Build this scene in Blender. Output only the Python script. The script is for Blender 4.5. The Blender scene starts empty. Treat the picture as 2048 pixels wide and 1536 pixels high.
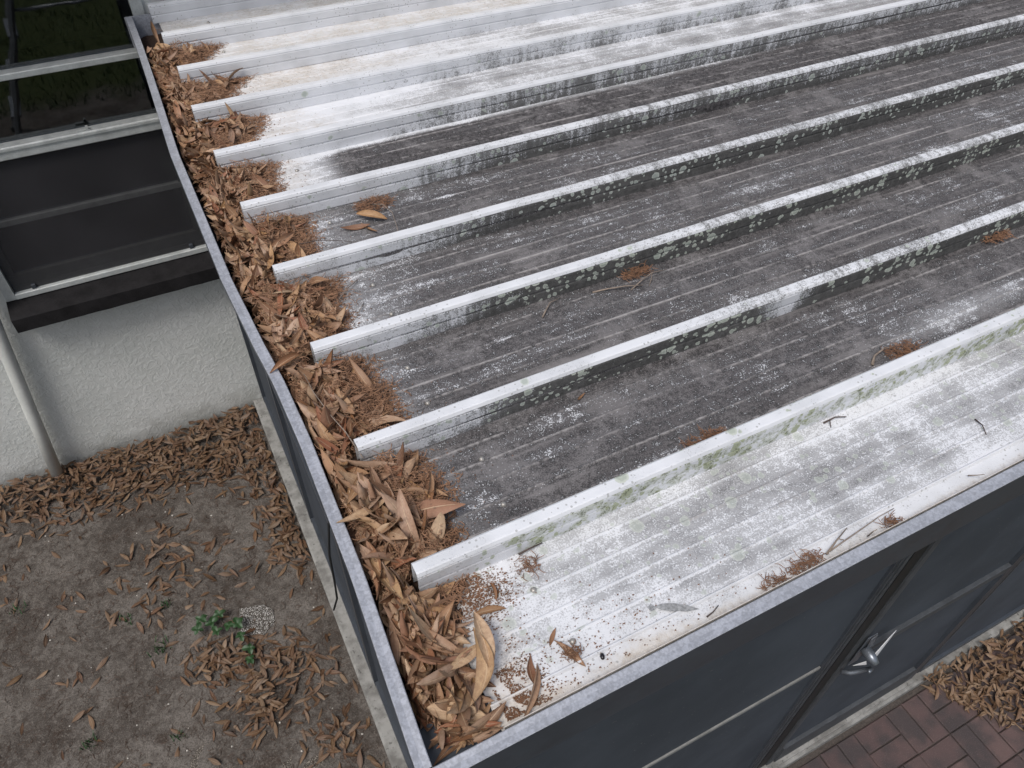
import bpy, math, random
import numpy as np
from mathutils import Vector, Matrix, Euler, noise as mnoise

random.seed(7)
rng = np.random.default_rng(7)
C = bpy.context.scene.collection
sc = bpy.context.scene
rad = math.radians

# ------------------------------------------------------------------ camera
# world: x along the roof ribs, y along the gutter towards the house, z up.
# z = 0 is the gutter lip, the ground lies at GZ
GZ = -2.30
HY = 3.13            # face of the house wall
cam_d = bpy.data.cameras.new('camera')
cam = bpy.data.objects.new('camera', cam_d)
C.objects.link(cam)
Rt = ((0.89050697, -0.45466761, 0.01657388), (-0.31798656, -0.64803223, -0.69205403), (0.32539496, 0.61100867, -0.72165541))
CAM = Vector((-0.0708, -0.355, 1.1992))
m = Matrix(((Rt[0][0], -Rt[1][0], -Rt[2][0]), (Rt[0][1], -Rt[1][1], -Rt[2][1]), (Rt[0][2], -Rt[1][2], -Rt[2][2])))
cam.matrix_world = Matrix.Translation(CAM) @ m.to_4x4()
cam_d.sensor_width = 36.0
cam_d.lens = 1548.83 / 2048 * 36
cam_d.clip_start = 0.02
cam_d.clip_end = 500
sc.camera = cam

# ------------------------------------------------------------------ light
SUN_EL, SUN_AZ = 60.0, 236.0      # azimuth from +y towards +x
w = bpy.data.worlds.new('World')
sc.world = w
w.use_nodes = True
nt = w.node_tree
bg = nt.nodes['Background']
sky = nt.nodes.new('ShaderNodeTexSky')
sky.sky_type = 'NISHITA'
sky.sun_disc = False
sky.sun_elevation = rad(SUN_EL)
sky.sun_rotation = rad(SUN_AZ)
sky.dust_density = 4.0
sky.air_density = 1.2
hs = nt.nodes.new('ShaderNodeHueSaturation')
hs.inputs['Saturation'].default_value = 0.8
nt.links.new(sky.outputs[0], hs.inputs['Color'])
nt.links.new(hs.outputs[0], bg.inputs['Color'])
bg.inputs['Strength'].default_value = 0.098
sun_d = bpy.data.lights.new('sun', 'SUN')
sun_d.energy = 1.5
sun_d.angle = rad(20)
sun_d.color = (1.0, 0.985, 0.96)
sun = bpy.data.objects.new('sun', sun_d)
C.objects.link(sun)
sd = Vector((math.sin(rad(SUN_AZ)) * math.cos(rad(SUN_EL)), math.cos(rad(SUN_AZ)) * math.cos(rad(SUN_EL)), math.sin(rad(SUN_EL))))
sun.rotation_euler = sd.to_track_quat('Z', 'Y').to_euler()
sun.location = sd * 10
sc.view_settings.view_transform = 'Standard'
sc.view_settings.look = 'None'
sc.view_settings.gamma = 1.0
sc.view_settings.exposure = 0.38
sc.cycles.max_bounces = 5
sc.cycles.diffuse_bounces = 3
sc.cycles.glossy_bounces = 3
sc.cycles.transparent_max_bounces = 8
sc.cycles.caustics_reflective = False
sc.cycles.caustics_refractive = False

# ------------------------------------------------------------------ helpers
def tag(o, label=None, cat=None, group=None, kind=None):
    for k, v in (('label', label), ('category', cat), ('group', group), ('kind', kind)):
        if v:
            o[k] = v
    return o

def empty(name, loc=(0, 0, 0), rot=(0, 0, 0)):
    o = bpy.data.objects.new(name, None)
    C.objects.link(o)
    o.location = loc
    o.rotation_euler = rot
    o.empty_display_size = 0.05
    return o

def link(name, me, mat=None, parent=None, loc=None, rot=None, scale=None):
    if mat is not None and not me.materials:
        me.materials.append(mat)
    o = bpy.data.objects.new(name, me)
    C.objects.link(o)
    if parent is not None:
        o.parent = parent
    if loc is not None:
        o.location = loc
    if rot is not None:
        o.rotation_euler = rot
    if scale is not None:
        o.scale = scale if hasattr(scale, '__len__') else (scale,) * 3
    return o

class MB:
    def __init__(s):
        s.v, s.f, s.sm = [], [], []
    def add(s, vs, fs, smooth=False):
        b = len(s.v)
        s.v += [tuple(p) for p in vs]
        s.f += [tuple(b + i for i in f) for f in fs]
        s.sm += [smooth] * len(fs)
        return s
    def box(s, a, b, bev=0.0):
        x0, y0, z0 = a
        x1, y1, z1 = b
        if bev <= 0:
            vs = [(x, y, z) for z in (z0, z1) for y in (y0, y1) for x in (x0, x1)]
            return s.add(vs, [(0, 2, 3, 1), (4, 5, 7, 6), (0, 1, 5, 4), (2, 6, 7, 3), (0, 4, 6, 2), (1, 3, 7, 5)])
        vs, k = [], bev
        for z, i in ((z0, k), (z0 + k, 0), (z1 - k, 0), (z1, k)):
            vs += [(x0 + i, y0 + i + 0, z), (x1 - i, y0 + i, z), (x1 - i, y1 - i, z), (x0 + i, y1 - i, z)]
        fs = [(3, 2, 1, 0), (12, 13, 14, 15)]
        for l in range(3):
            for q in range(4):
                a_, b_ = l * 4 + q, l * 4 + (q + 1) % 4
                fs.append((a_, b_, b_ + 4, a_ + 4))
        return s.add(vs, fs)
    def tube(s, pts, r, n=8, cap=True, smooth=True):
        pts = [Vector(p) for p in pts]
        rs = r if hasattr(r, '__len__') else [r] * len(pts)
        vs, fs = [], []
        up = Vector((0, 0, 1))
        for i, p in enumerate(pts):
            t = (pts[min(i + 1, len(pts) - 1)] - pts[max(i - 1, 0)]).normalized()
            a = t.cross(up)
            if a.length < 1e-3:
                a = t.cross(Vector((1, 0, 0)))
            a.normalize()
            b = t.cross(a)
            for k in range(n):
                th = 2 * math.pi * k / n
                vs.append(p + (a * math.cos(th) + b * math.sin(th)) * rs[i])
        for i in range(len(pts) - 1):
            for k in range(n):
                fs.append((i * n + k, i * n + (k + 1) % n, (i + 1) * n + (k + 1) % n, (i + 1) * n + k))
        if cap:
            fs.append(tuple(range(n))[::-1])
            fs.append(tuple((len(pts) - 1) * n + k for k in range(n)))
        return s.add(vs, fs, smooth)
    def grid(s, nx, ny, fn, smooth=True):
        vs = [fn(i / (nx - 1), j / (ny - 1)) for j in range(ny) for i in range(nx)]
        fs = [(j * nx + i, j * nx + i + 1, (j + 1) * nx + i + 1, (j + 1) * nx + i) for j in range(ny - 1) for i in range(nx - 1)]
        return s.add(vs, fs, smooth)
    def mesh(s, name):
        me = bpy.data.meshes.new(name)
        me.from_pydata(s.v, [], s.f)
        me.polygons.foreach_set('use_smooth', s.sm)
        me.update()
        return me
    def build(s, name, mat, parent=None, **k):
        return link(name, s.mesh(name), mat, parent, **k)

def fattr(me, name, vals):
    a = me.attributes.new(name, 'FLOAT', 'POINT')
    a.data.foreach_set('value', np.asarray(vals, dtype=np.float32))

def nz(x, y, z=0.0):
    return mnoise.noise(Vector((x, y, z)))

# ------------------------------------------------------------------ materials
class NT:
    def __init__(s, name):
        s.m = bpy.data.materials.new(name)
        s.m.use_nodes = True
        s.t = s.m.node_tree
        s.b = s.t.nodes['Principled BSDF']
        s.out = s.t.nodes['Material Output']
    def n(s, typ, **p):
        nd = s.t.nodes.new(typ)
        for k, v in p.items():
            setattr(nd, k, v)
        return nd
    def put(s, sock, v):
        if hasattr(v, 'is_output') or isinstance(v, bpy.types.NodeSocket):
            s.t.links.new(v, sock)
        elif v is not None:
            if hasattr(sock.default_value, '__len__') and not hasattr(v, '__len__'):
                sock.default_value = (v,) * len(sock.default_value)
            elif hasattr(sock.default_value, '__len__') and len(sock.default_value) == 4 and len(v) == 3:
                sock.default_value = (*v, 1)
            else:
                sock.default_value = v
    def math(s, op, a, b=None, c=None, clamp=False):
        nd = s.n('ShaderNodeMath', operation=op, use_clamp=clamp)
        s.put(nd.inputs[0], a)
        if b is not None: s.put(nd.inputs[1], b)
        if c is not None: s.put(nd.inputs[2], c)
        return nd.outputs[0]
    def mul(s, a, b): return s.math('MULTIPLY', a, b)
    def add(s, a, b): return s.math('ADD', a, b)
    def ss(s, x, lo, hi):
        nd = s.n('ShaderNodeMapRange', interpolation_type='SMOOTHSTEP')
        s.put(nd.inputs[0], x); s.put(nd.inputs[1], lo); s.put(nd.inputs[2], hi)
        return nd.outputs[0]
    def mix(s, f, a, b):
        nd = s.n('ShaderNodeMix', data_type='RGBA')
        s.put(nd.inputs[0], f); s.put(nd.inputs[6], a); s.put(nd.inputs[7], b)
        return nd.outputs[2]
    def pos(s, scale=(1, 1, 1), src='Object', off=(0, 0, 0)):
        tc = s.n('ShaderNodeTexCoord')
        mp = s.n('ShaderNodeMapping')
        s.t.links.new(tc.outputs[src], mp.inputs[0])
        mp.inputs['Scale'].default_value = scale
        mp.inputs['Location'].default_value = off
        return mp.outputs[0]
    def noise(s, vec, scale, detail=2.0, rough=0.5, dist=0.0):
        nd = s.n('ShaderNodeTexNoise')
        s.put(nd.inputs['Vector'], vec)
        nd.inputs['Scale'].default_value = scale
        nd.inputs['Detail'].default_value = detail
        nd.inputs['Roughness'].default_value = rough
        nd.inputs['Distortion'].default_value = dist
        return nd.outputs[0]
    def vor(s, vec, scale, feature='F1', dims='3D', rnd=1.0):
        nd = s.n('ShaderNodeTexVoronoi', feature=feature, voronoi_dimensions=dims)
        s.put(nd.inputs['Vector'], vec)
        nd.inputs['Scale'].default_value = scale
        nd.inputs['Randomness'].default_value = rnd
        return nd
    def attr(s, name):
        nd = s.n('ShaderNodeAttribute', attribute_name=name)
        return nd.outputs['Fac']
    def bump(s, h, dist=0.002, strength=1.0, normal=None):
        nd = s.n('ShaderNodeBump')
        nd.inputs['Distance'].default_value = dist
        s.put(nd.inputs['Strength'], strength)
        s.put(nd.inputs['Height'], h)
        if normal is not None: s.put(nd.inputs['Normal'], normal)
        return nd.outputs[0]
    def set(s, **k):
        names = {'col': 'Base Color', 'rough': 'Roughness', 'metal': 'Metallic', 'spec': 'Specular IOR Level', 'alpha': 'Alpha', 'normal': 'Normal'}
        for a, v in k.items():
            s.put(s.b.inputs[names[a]], v)
        return s.m

def simple(name, col, rough=0.6, metal=0.0, var=0.25, scale=30.0, bump=0.0006, spec=0.5):
    t = NT(name)
    p = t.pos()
    a = t.noise(p, scale, 4, 0.6)
    b = t.noise(p, scale * 9, 2, 0.5)
    f = t.add(t.mul(t.math('SUBTRACT', a, 0.5), 2.2), t.mul(t.math('SUBTRACT', b, 0.5), 0.8))
    lo = tuple(c * (1 - var) for c in col)
    hi = tuple(min(1, c * (1 + var)) for c in col)
    t.set(col=t.mix(t.add(f, 0.5), lo, hi), rough=t.math('ADD', rough - 0.1, t.mul(a, 0.2)), metal=metal, spec=spec)
    if bump:
        t.set(normal=t.bump(b, bump, 0.6))
    return t.m

# painted aluminium roof pans with mildew, lichen and flakes -----------------
def pan_material():
    t = NT('weathered_white_aluminium')
    P = t.pos()
    Px = t.pos((2.2, 26, 26))
    mold, flake, bead = t.attr('mold'), t.attr('flake'), t.attr('bead')
    stain, lich, moss, rib = t.attr('stain'), t.attr('lich'), t.attr('moss'), t.attr('rib')
    n8 = t.noise(P, 9, 2, 0.6)
    nst = t.noise(Px, 1.0, 3, 0.6)
    n60 = t.noise(P, 70, 3, 0.7)
    n250 = t.noise(P, 300, 1, 0.6)
    # drips on the rib faces run down the face
    Pd = t.pos((55, 4, 4))
    drip = t.noise(Pd, 1.0, 3, 0.65)
    def c(x, k): return t.mul(t.math('SUBTRACT', x, 0.5), k)
    tt = t.add(mold, c(n8, 0.55))
    tt = t.add(tt, t.mul(c(nst, 0.75), t.math('SUBTRACT', 1.0, rib)))
    tt = t.add(tt, t.mul(t.mul(c(drip, 0.8), rib), t.ss(mold, 0.15, 0.5)))
    tt = t.add(tt, c(n60, 0.9))
    tt = t.add(tt, c(n250, 1.0))
    tt = t.add(tt, t.mul(bead, t.mul(t.ss(mold, 0.62, 0.45), -0.3)))
    mask = t.ss(tt, 0.30, 0.72)
    clean = t.mix(t.ss(n8, 0.35, 0.7), (0.68, 0.69, 0.715), (0.58, 0.59, 0.61))
    beige = t.mix(t.ss(n60, 0.35, 0.7), (0.60, 0.54, 0.465), (0.44, 0.36, 0.27))
    sm = t.ss(t.add(stain, t.add(c(n8, 0.5), c(n60, 0.5))), 0.3, 0.85)
    clean = t.mix(t.mul(sm, 0.7), clean, beige)
    # small dark spatters on clean paint
    vs = t.vor(P, 85)
    spat = t.mul(t.math('LESS_THAN', vs.outputs['Distance'], 0.20), t.math('LESS_THAN', t.noise(P, 13, 1), 0.47))
    clean = t.mix(t.mul(spat, 0.55), clean, (0.22, 0.215, 0.2))
    fine = t.add(t.mul(n60, 0.55), t.mul(n250, 0.45))
    dk = t.mix(t.ss(fine, 0.43, 0.58), (0.023, 0.021, 0.0215), (0.100, 0.093, 0.095))
    dk = t.mix(t.mul(t.ss(t.add(n8, t.mul(t.math('SUBTRACT', fine, 0.5), 0.8)), 0.46, 0.72), 0.8), dk, (0.165, 0.156, 0.157))
    dk = t.mix(t.mul(t.ss(nst, 0.52, 0.76), 0.75), dk, (0.21, 0.198, 0.197))
    dk = t.mix(t.ss(mold, 0.80, 0.54), dk, t.mix(t.ss(fine, 0.42, 0.60), (0.105, 0.103, 0.105), (0.37, 0.37, 0.38)))
    dk = t.mix(t.mul(rib, 0.65), dk, t.mix(n60, (0.045, 0.045, 0.042), (0.13, 0.13, 0.123)))
    col = t.mix(mask, clean, dk)
    col = t.mix(t.mul(t.mul(bead, mask), t.ss(t.add(t.mul(nst, 0.6), t.mul(n60, 0.5)), 0.46, 0.72)), col, (0.33, 0.315, 0.31))
    # bits of bare paint showing through the mildew
    vf = t.vor(P, 150)
    spk = t.mul(t.ss(vf.outputs['Distance'], 0.24, 0.08), t.ss(n8, 0.52, 0.70))
    fl = t.ss(t.add(flake, t.add(c(t.noise(t.pos((14, 60, 60)), 1.0, 2, 0.6), 1.1), c(n250, 0.9))), 0.56, 0.80)
    bare = t.math('MAXIMUM', t.mul(spk, 0.5), t.mul(fl, 0.85))
    col = t.mix(t.mul(bare, t.math('SUBTRACT', 1.0, t.mul(rib, 0.6))), col, (0.70, 0.71, 0.74))
    # lichen rosettes
    tc = t.n('ShaderNodeTexCoord')
    sx = t.n('ShaderNodeSeparateXYZ')
    t.t.links.new(tc.outputs['Object'], sx.inputs[0])
    cb = t.n('ShaderNodeCombineXYZ')
    wob = t.mul(t.math('SUBTRACT', n60, 0.5), 0.010)
    t.put(cb.inputs[0], t.add(sx.outputs[0], wob))
    t.put(cb.inputs[1], t.add(t.math('SUBTRACT', sx.outputs[2], sx.outputs[1]), t.mul(wob, -1.0)))
    clus = t.ss(t.add(n8, t.mul(t.math('SUBTRACT', nst, 0.5), 0.5)), 0.36, 0.60)
    lg = t.mul(lich, clus)
    li = None
    ring = None
    for sca, seed in ((62, 0.0), (30, 0.37)):
        v = t.vor(cb.outputs[0], sca, dims='2D', rnd=0.95)
        sp = t.n('ShaderNodeSeparateColor')
        t.t.links.new(v.outputs['Color'], sp.inputs[0])
        rr = t.math('MULTIPLY_ADD', sp.outputs[0], 0.30, 0.14)
        gate = t.math('LESS_THAN', sp.outputs[1], t.mul(lg, 0.80 if seed == 0 else 0.65))
        d = t.math('DIVIDE', v.outputs['Distance'], rr)
        on = t.mul(t.ss(d, 1.08, 0.92), gate)
        rg = t.mul(t.mul(t.ss(d, 0.55, 0.9), t.ss(d, 1.05, 0.95)), gate)
        li = on if li is None else t.math('MAXIMUM', li, on)
        ring = rg if ring is None else t.math('MAXIMUM', ring, rg)
    lcol = t.mix(ring, t.mix(n250, (0.32, 0.36, 0.325), (0.42, 0.455, 0.41)), (0.53, 0.56, 0.51))
    lcol = t.mix(t.mul(moss, 0.8), lcol, t.mix(n60, (0.24, 0.27, 0.15), (0.42, 0.44, 0.30)))
    col = t.mix(t.mul(li, t.math('MULTIPLY_ADD', rib, 0.37, 0.55)), col, lcol)
    nm = t.noise(P, 36, 3, 0.7, 0.6)
    mo = t.ss(t.add(t.mul(moss, 0.50), c(nm, 1.2)), 0.40, 0.58)
    mo2 = t.ss(t.add(t.mul(moss, 0.44), c(t.add(t.mul(nm, 0.65), t.mul(n250, 0.35)), 1.9)), 0.52, 0.66)
    col = t.mix(t.mul(mo, 0.55), col, (0.33, 0.36, 0.23))
    col = t.mix(t.mul(mo2, 0.8), col, (0.085, 0.095, 0.05))
    rough = t.math('MULTIPLY_ADD', mask, 0.38, 0.44)
    rough = t.math('MAXIMUM', rough, t.mul(li, 0.9))
    h = t.add(t.mul(n250, 0.5), t.mul(n8, 0.8))
    return t.set(col=col, rough=rough, spec=0.45, normal=t.bump(h, 0.0011, 0.8))

def leaf_material(name, ramp, val=1.0):
    t = NT(name)
    oi = t.n('ShaderNodeObjectInfo')
    r = t.math('FRACT', t.add(t.attr('rnd'), oi.outputs['Random']))
    cr = t.n('ShaderNodeValToRGB')
    el = cr.color_ramp.elements
    while len(el) < len(ramp):
        el.new(0.5)
    for e, (p, c) in zip(el, ramp):
        e.position = p
        e.color = (*[x * val for x in c], 1)
    t.put(cr.inputs[0], r)
    uv = t.n('ShaderNodeUVMap')
    s = t.n('ShaderNodeSeparateXYZ')
    t.t.links.new(uv.outputs[0], s.inputs[0])
    av = t.math('ABSOLUTE', t.math('SUBTRACT', s.outputs[1], 0.5))
    mid = t.ss(av, 0.045, 0.015)
    edge = t.ss(av, 0.40, 0.5)
    P = t.pos(src='Object')
    big = t.noise(P, 14, 4, 0.6)
    vein = t.noise(t.pos((1, 1, 1), 'UV'), 26, 2, 0.5)
    sp = t.ss(t.noise(P, 60, 2, 0.5), 0.66, 0.72)
    geo = t.n('ShaderNodeNewGeometry')
    col = t.mix(t.mul(geo.outputs['Backfacing'], 0.22), cr.outputs[0], tuple(x * val for x in (0.46, 0.35, 0.25)))
    col = t.mix(t.ss(big, 0.35, 0.72), col, t.mix(0.5, col, tuple(x * val for x in (0.20, 0.10, 0.055))))
    col = t.mix(t.mul(t.ss(vein, 0.45, 0.65), 0.14), col, tuple(x * val for x in (0.52, 0.36, 0.22)))
    col = t.mix(t.mul(mid, 0.6), col, tuple(x * val for x in (0.55, 0.40, 0.26)))
    col = t.mix(t.mul(edge, 0.45), col, tuple(x * val for x in (0.16, 0.085, 0.05)))
    col = t.mix(t.mul(sp, 0.55), col, tuple(x * val for x in (0.07, 0.04, 0.03)))
    t.set(col=col, rough=t.math('MULTIPLY_ADD', big, 0.25, 0.42), spec=0.4)
    h = t.add(t.mul(mid, 0.8), t.mul(vein, 0.5))
    t.set(normal=t.bump(h, 0.0008, 0.8))
    return t.m

M = {}
M['pan'] = pan_material()
M['leaf'] = leaf_material('dry_leaf', [(0.0, (0.27, 0.13, 0.062)), (0.13, (0.10, 0.045, 0.024)), (0.26, (0.34, 0.195, 0.105)), (0.38, (0.25, 0.155, 0.11)), (0.50, (0.50, 0.345, 0.21)), (0.62, (0.24, 0.085, 0.042)), (0.74, (0.14, 0.075, 0.045)), (0.84, (0.38, 0.22, 0.10)), (0.93, (0.36, 0.235, 0.165))])
M['leaf_tan'] = leaf_material('pale_dry_leaf', [(0.0, (0.44, 0.30, 0.185)), (0.5, (0.50, 0.36, 0.235)), (1.0, (0.42, 0.27, 0.14))])
M['leaf_old'] = leaf_material('damp_ground_leaf', [(0.0, (0.16, 0.080, 0.040)), (0.22, (0.075, 0.038, 0.022)), (0.45, (0.20, 0.11, 0.055)), (0.62, (0.12, 0.055, 0.030)), (0.82, (0.24, 0.145, 0.075)), (1.0, (0.06, 0.032, 0.02))], 0.66)
M['leaf_pile'] = leaf_material('pale_pile_leaf', val=0.62, ramp= [(0.0, (0.28, 0.165, 0.09)), (0.3, (0.37, 0.24, 0.145)), (0.6, (0.22, 0.12, 0.066)), (0.8, (0.42, 0.29, 0.185)), (1.0, (0.14, 0.075, 0.045))])
M['strand'] = simple('catkin_strand', (0.27, 0.15, 0.088), 0.8, 0, 0.45, 60, 0)
M['cedar'] = simple('dry_cedar', (0.20, 0.105, 0.06), 0.8, 0, 0.4, 60, 0)
M['mulch'] = simple('leaf_mould', (0.06, 0.034, 0.023), 0.95, 0, 0.65, 160, 0.004)
M['twig'] = simple('grey_twig', (0.23, 0.185, 0.15), 0.85, 0, 0.4, 90, 0.0005)
M['twig_dark'] = simple('dark_twig', (0.075, 0.055, 0.048), 0.85, 0, 0.4, 90, 0.0005)
M['bronze'] = simple('dark_bronze_aluminium', (0.046, 0.053, 0.065), 0.42, 0, 0.18, 12, 0.0002)
M['bronze_dusty'] = simple('dusty_bronze_aluminium', (0.056, 0.061, 0.068), 0.6, 0, 0.3, 18, 0.0003)
M['rail_pale'] = simple('dusty_rail_top', (0.20, 0.198, 0.19), 0.6, 0, 0.25, 20, 0.0003)
M['black'] = simple('black_rubber_and_gap_shade', (0.012, 0.012, 0.013), 0.6, 0, 0.2, 20, 0)
M['chrome'] = simple('satin_handle', (0.20, 0.22, 0.25), 0.35, 0.6, 0.2, 20, 0)
M['white_paint'] = simple('white_enamel', (0.74, 0.75, 0.77), 0.35, 0, 0.06, 12, 0.0002)
M['pvc'] = simple('off_white_pipe', (0.60, 0.61, 0.58), 0.45, 0, 0.12, 8, 0.0002)
M['win_frame'] = simple('aluminium_window_frame', (0.50, 0.52, 0.51), 0.45, 0.1, 0.2, 22, 0.0004)
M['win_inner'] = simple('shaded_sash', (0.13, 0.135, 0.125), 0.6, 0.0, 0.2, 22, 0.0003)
M['sill'] = simple('black_painted_sill', (0.017, 0.016, 0.017), 0.85, 0, 0.4, 16, 0.0015, 0.15)
M['seed'] = simple('black_seed', (0.012, 0.010, 0.012), 0.25, 0, 0.2, 60, 0)
M['screw'] = simple('zinc_screw', (0.40, 0.38, 0.35), 0.5, 0.6, 0.3, 60, 0)
M['ladder'] = simple('ladder_aluminium', (0.35, 0.36, 0.38), 0.4, 0.7, 0.15, 20, 0)
M['ladder_step'] = simple('ladder_step_grey', (0.20, 0.21, 0.23), 0.5, 0.4, 0.15, 20, 0)
M['shell'] = simple('pale_shell_grit', (0.55, 0.52, 0.47), 0.7, 0, 0.3, 90, 0.0005)
M['weed'] = simple('weed_green', (0.020, 0.058, 0.016), 0.5, 0, 0.5, 60, 0.0004)
M['grass'] = simple('lawn_blade', (0.040, 0.075, 0.020), 0.6, 0, 0.5, 3, 0)
M['roof_tile'] = simple('house_shingle', (0.10, 0.095, 0.09), 0.9, 0, 0.3, 8, 0.002)
M['soffit'] = simple('soffit_paint', (0.55, 0.55, 0.53), 0.7, 0, 0.1, 8, 0)

def mat_lip():
    t = NT('galvanised_lip')
    P = t.pos()
    v = t.vor(P, 160)
    sp = t.n('ShaderNodeSeparateColor')
    t.t.links.new(v.outputs['Color'], sp.inputs[0])
    n = t.noise(P, 22, 4, 0.6)
    n2 = t.noise(P, 240, 2, 0.5)
    f = t.add(t.mul(sp.outputs[0], 0.35), t.add(t.mul(n, 0.9), t.mul(t.math('SUBTRACT', n2, 0.5), 0.9)))
    col = t.mix(t.ss(f, 0.35, 0.95), (0.30, 0.31, 0.34), (0.43, 0.445, 0.49))
    col = t.mix(t.mul(t.ss(t.noise(P, 5, 3), 0.62, 0.72), 0.5), col, (0.25, 0.19, 0.15))
    return t.set(col=col, rough=0.5, metal=0.25, spec=0.5, normal=t.bump(n2, 0.0004, 0.5))
M['lip'] = mat_lip()

def mat_stucco():
    t = NT('knockdown_stucco')
    P = t.pos()
    a = t.noise(P, 34, 5, 0.62, 0.9)
    b = t.noise(P, 110, 3, 0.6)
    g = t.noise(P, 3, 3, 0.5)
    h = t.add(t.ss(a, 0.44, 0.60), t.mul(b, 0.35))
    col = t.mix(t.ss(g, 0.3, 0.7), (0.60, 0.615, 0.59), (0.67, 0.68, 0.66))
    col = t.mix(t.mul(t.ss(a, 0.52, 0.40), 0.12), col, (0.25, 0.25, 0.22))
    sx = t.n('ShaderNodeSeparateXYZ')
    tc = t.n('ShaderNodeTexCoord')
    t.t.links.new(tc.outputs['Object'], sx.inputs[0])
    splash = t.mul(t.ss(t.add(sx.outputs[2], t.mul(t.noise(P, 12, 3), 0.22)), GZ + 0.30, GZ + 0.08), 0.6)
    col = t.mix(splash, col, (0.17, 0.155, 0.13))
    return t.set(col=col, rough=0.85, spec=0.3, normal=t.bump(h, 0.0017, 0.75))
M['stucco'] = mat_stucco()

def mat_soil():
    t = NT('grey_sandy_soil')
    P = t.pos()
    a = t.noise(P, 3.2, 4, 0.6)
    b = t.noise(P, 26, 4, 0.65)
    c_ = t.noise(P, 260, 2, 0.6)
    f = t.add(t.mul(a, 0.6), t.mul(b, 0.5))
    col = t.mix(t.ss(f, 0.42, 0.68), (0.072, 0.061, 0.053), (0.165, 0.148, 0.133))
    col = t.mix(t.mul(t.ss(t.noise(P, 7, 4, 0.7), 0.54, 0.68), 0.75), col, (0.052, 0.037, 0.029))
    col = t.mix(t.mul(t.ss(t.noise(P, 38, 3, 0.7), 0.60, 0.68), 0.6), col, (0.05, 0.033, 0.025))
    col = t.mix(t.mul(t.ss(c_, 0.62, 0.72), 0.35), col, (0.30, 0.27, 0.24))
    gr = t.noise(P, 120, 3, 0.75)
    col = t.mix(t.mul(t.ss(gr, 0.50, 0.64), 0.55), col, (0.045, 0.035, 0.028))
    col = t.mix(t.mul(t.ss(gr, 0.44, 0.34), 0.45), col, (0.23, 0.205, 0.18))
    # lawn far behind the ladder
    tc = t.n('ShaderNodeTexCoord')
    sx = t.n('ShaderNodeSeparateXYZ')
    t.t.links.new(tc.outputs['Object'], sx.inputs[0])
    lawn = t.ss(t.add(sx.outputs[1], t.mul(a, 0.8)), -0.75, -1.35)
    gc = t.mix(b, (0.030, 0.048, 0.014), (0.085, 0.095, 0.035))
    col = t.mix(lawn, col, gc)
    h = t.add(t.mul(b, 1.2), t.mul(c_, 0.5))
    return t.set(col=col, rough=0.95, spec=0.2, normal=t.bump(h, 0.010, 0.9))
M['soil'] = mat_soil()

def mat_concrete(name, col0, col1, sc_=14, pebble=False, ps=260):
    t = NT(name)
    P = t.pos()
    a = t.noise(P, sc_, 5, 0.62)
    b = t.noise(P, 300, 2, 0.5)
    col = t.mix(t.ss(a, 0.32, 0.68), col0, col1)
    col = t.mix(t.mul(t.ss(t.noise(P, 55, 3), 0.62, 0.70), 0.6), col, tuple(x * 0.35 for x in col0))
    h = b
    if pebble:
        v = t.vor(P, ps)
        sp = t.n('ShaderNodeSeparateColor')
        t.t.links.new(v.outputs['Color'], sp.inputs[0])
        pc = t.mix(sp.outputs[0], col0, col1)
        inn = t.ss(v.outputs['Distance'], 0.55, 0.38)
        col = t.mix(inn, (0.075, 0.065, 0.055), pc)
        h = t.mul(inn, 1.0)
    return t.set(col=col, rough=0.9, spec=0.25, normal=t.bump(h, 0.004 if pebble else 0.0012, 0.9))
M['concrete'] = mat_concrete('stained_concrete', (0.16, 0.155, 0.145), (0.31, 0.305, 0.29))
M['aggregate'] = mat_concrete('exposed_aggregate', (0.18, 0.15, 0.125), (0.42, 0.38, 0.33), pebble=True)
M['aggregate_pale'] = mat_concrete('pale_aggregate', (0.22, 0.21, 0.20), (0.66, 0.64, 0.61), pebble=True, ps=190)

def mat_brick():
    t = NT('red_brick_paver')
    P = t.pos()
    oi = t.n('ShaderNodeObjectInfo')
    a = t.noise(t.pos(off=(0, 0, 0)), 22, 4, 0.65)
    b = t.noise(P, 320, 2, 0.6)
    tc = t.n('ShaderNodeTexCoord')
    nw = t.n('ShaderNodeTexNoise')
    geo = t.n('ShaderNodeNewGeometry')
    t.t.links.new(geo.outputs['Position'], nw.inputs['Vector'])
    nw.inputs['Scale'].default_value = 9
    nw.inputs['Detail'].default_value = 4
    base = t.mix(oi.outputs['Random'], (0.088, 0.060, 0.059), (0.128, 0.085, 0.080))
    col = t.mix(t.mul(t.ss(nw.outputs[0], 0.36, 0.60), 0.85), base, (0.055, 0.047, 0.048))
    col = t.mix(t.mul(t.ss(b, 0.60, 0.70), 0.5), col, (0.28, 0.24, 0.225))
    return t.set(col=col, rough=0.85, spec=0.3, normal=t.bump(t.add(b, a), 0.0022, 0.9))
M['brick'] = mat_brick()
M['joint_sand'] = simple('dark_joint_sand', (0.075, 0.062, 0.055), 0.95, 0, 0.5, 120, 0.003)

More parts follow.
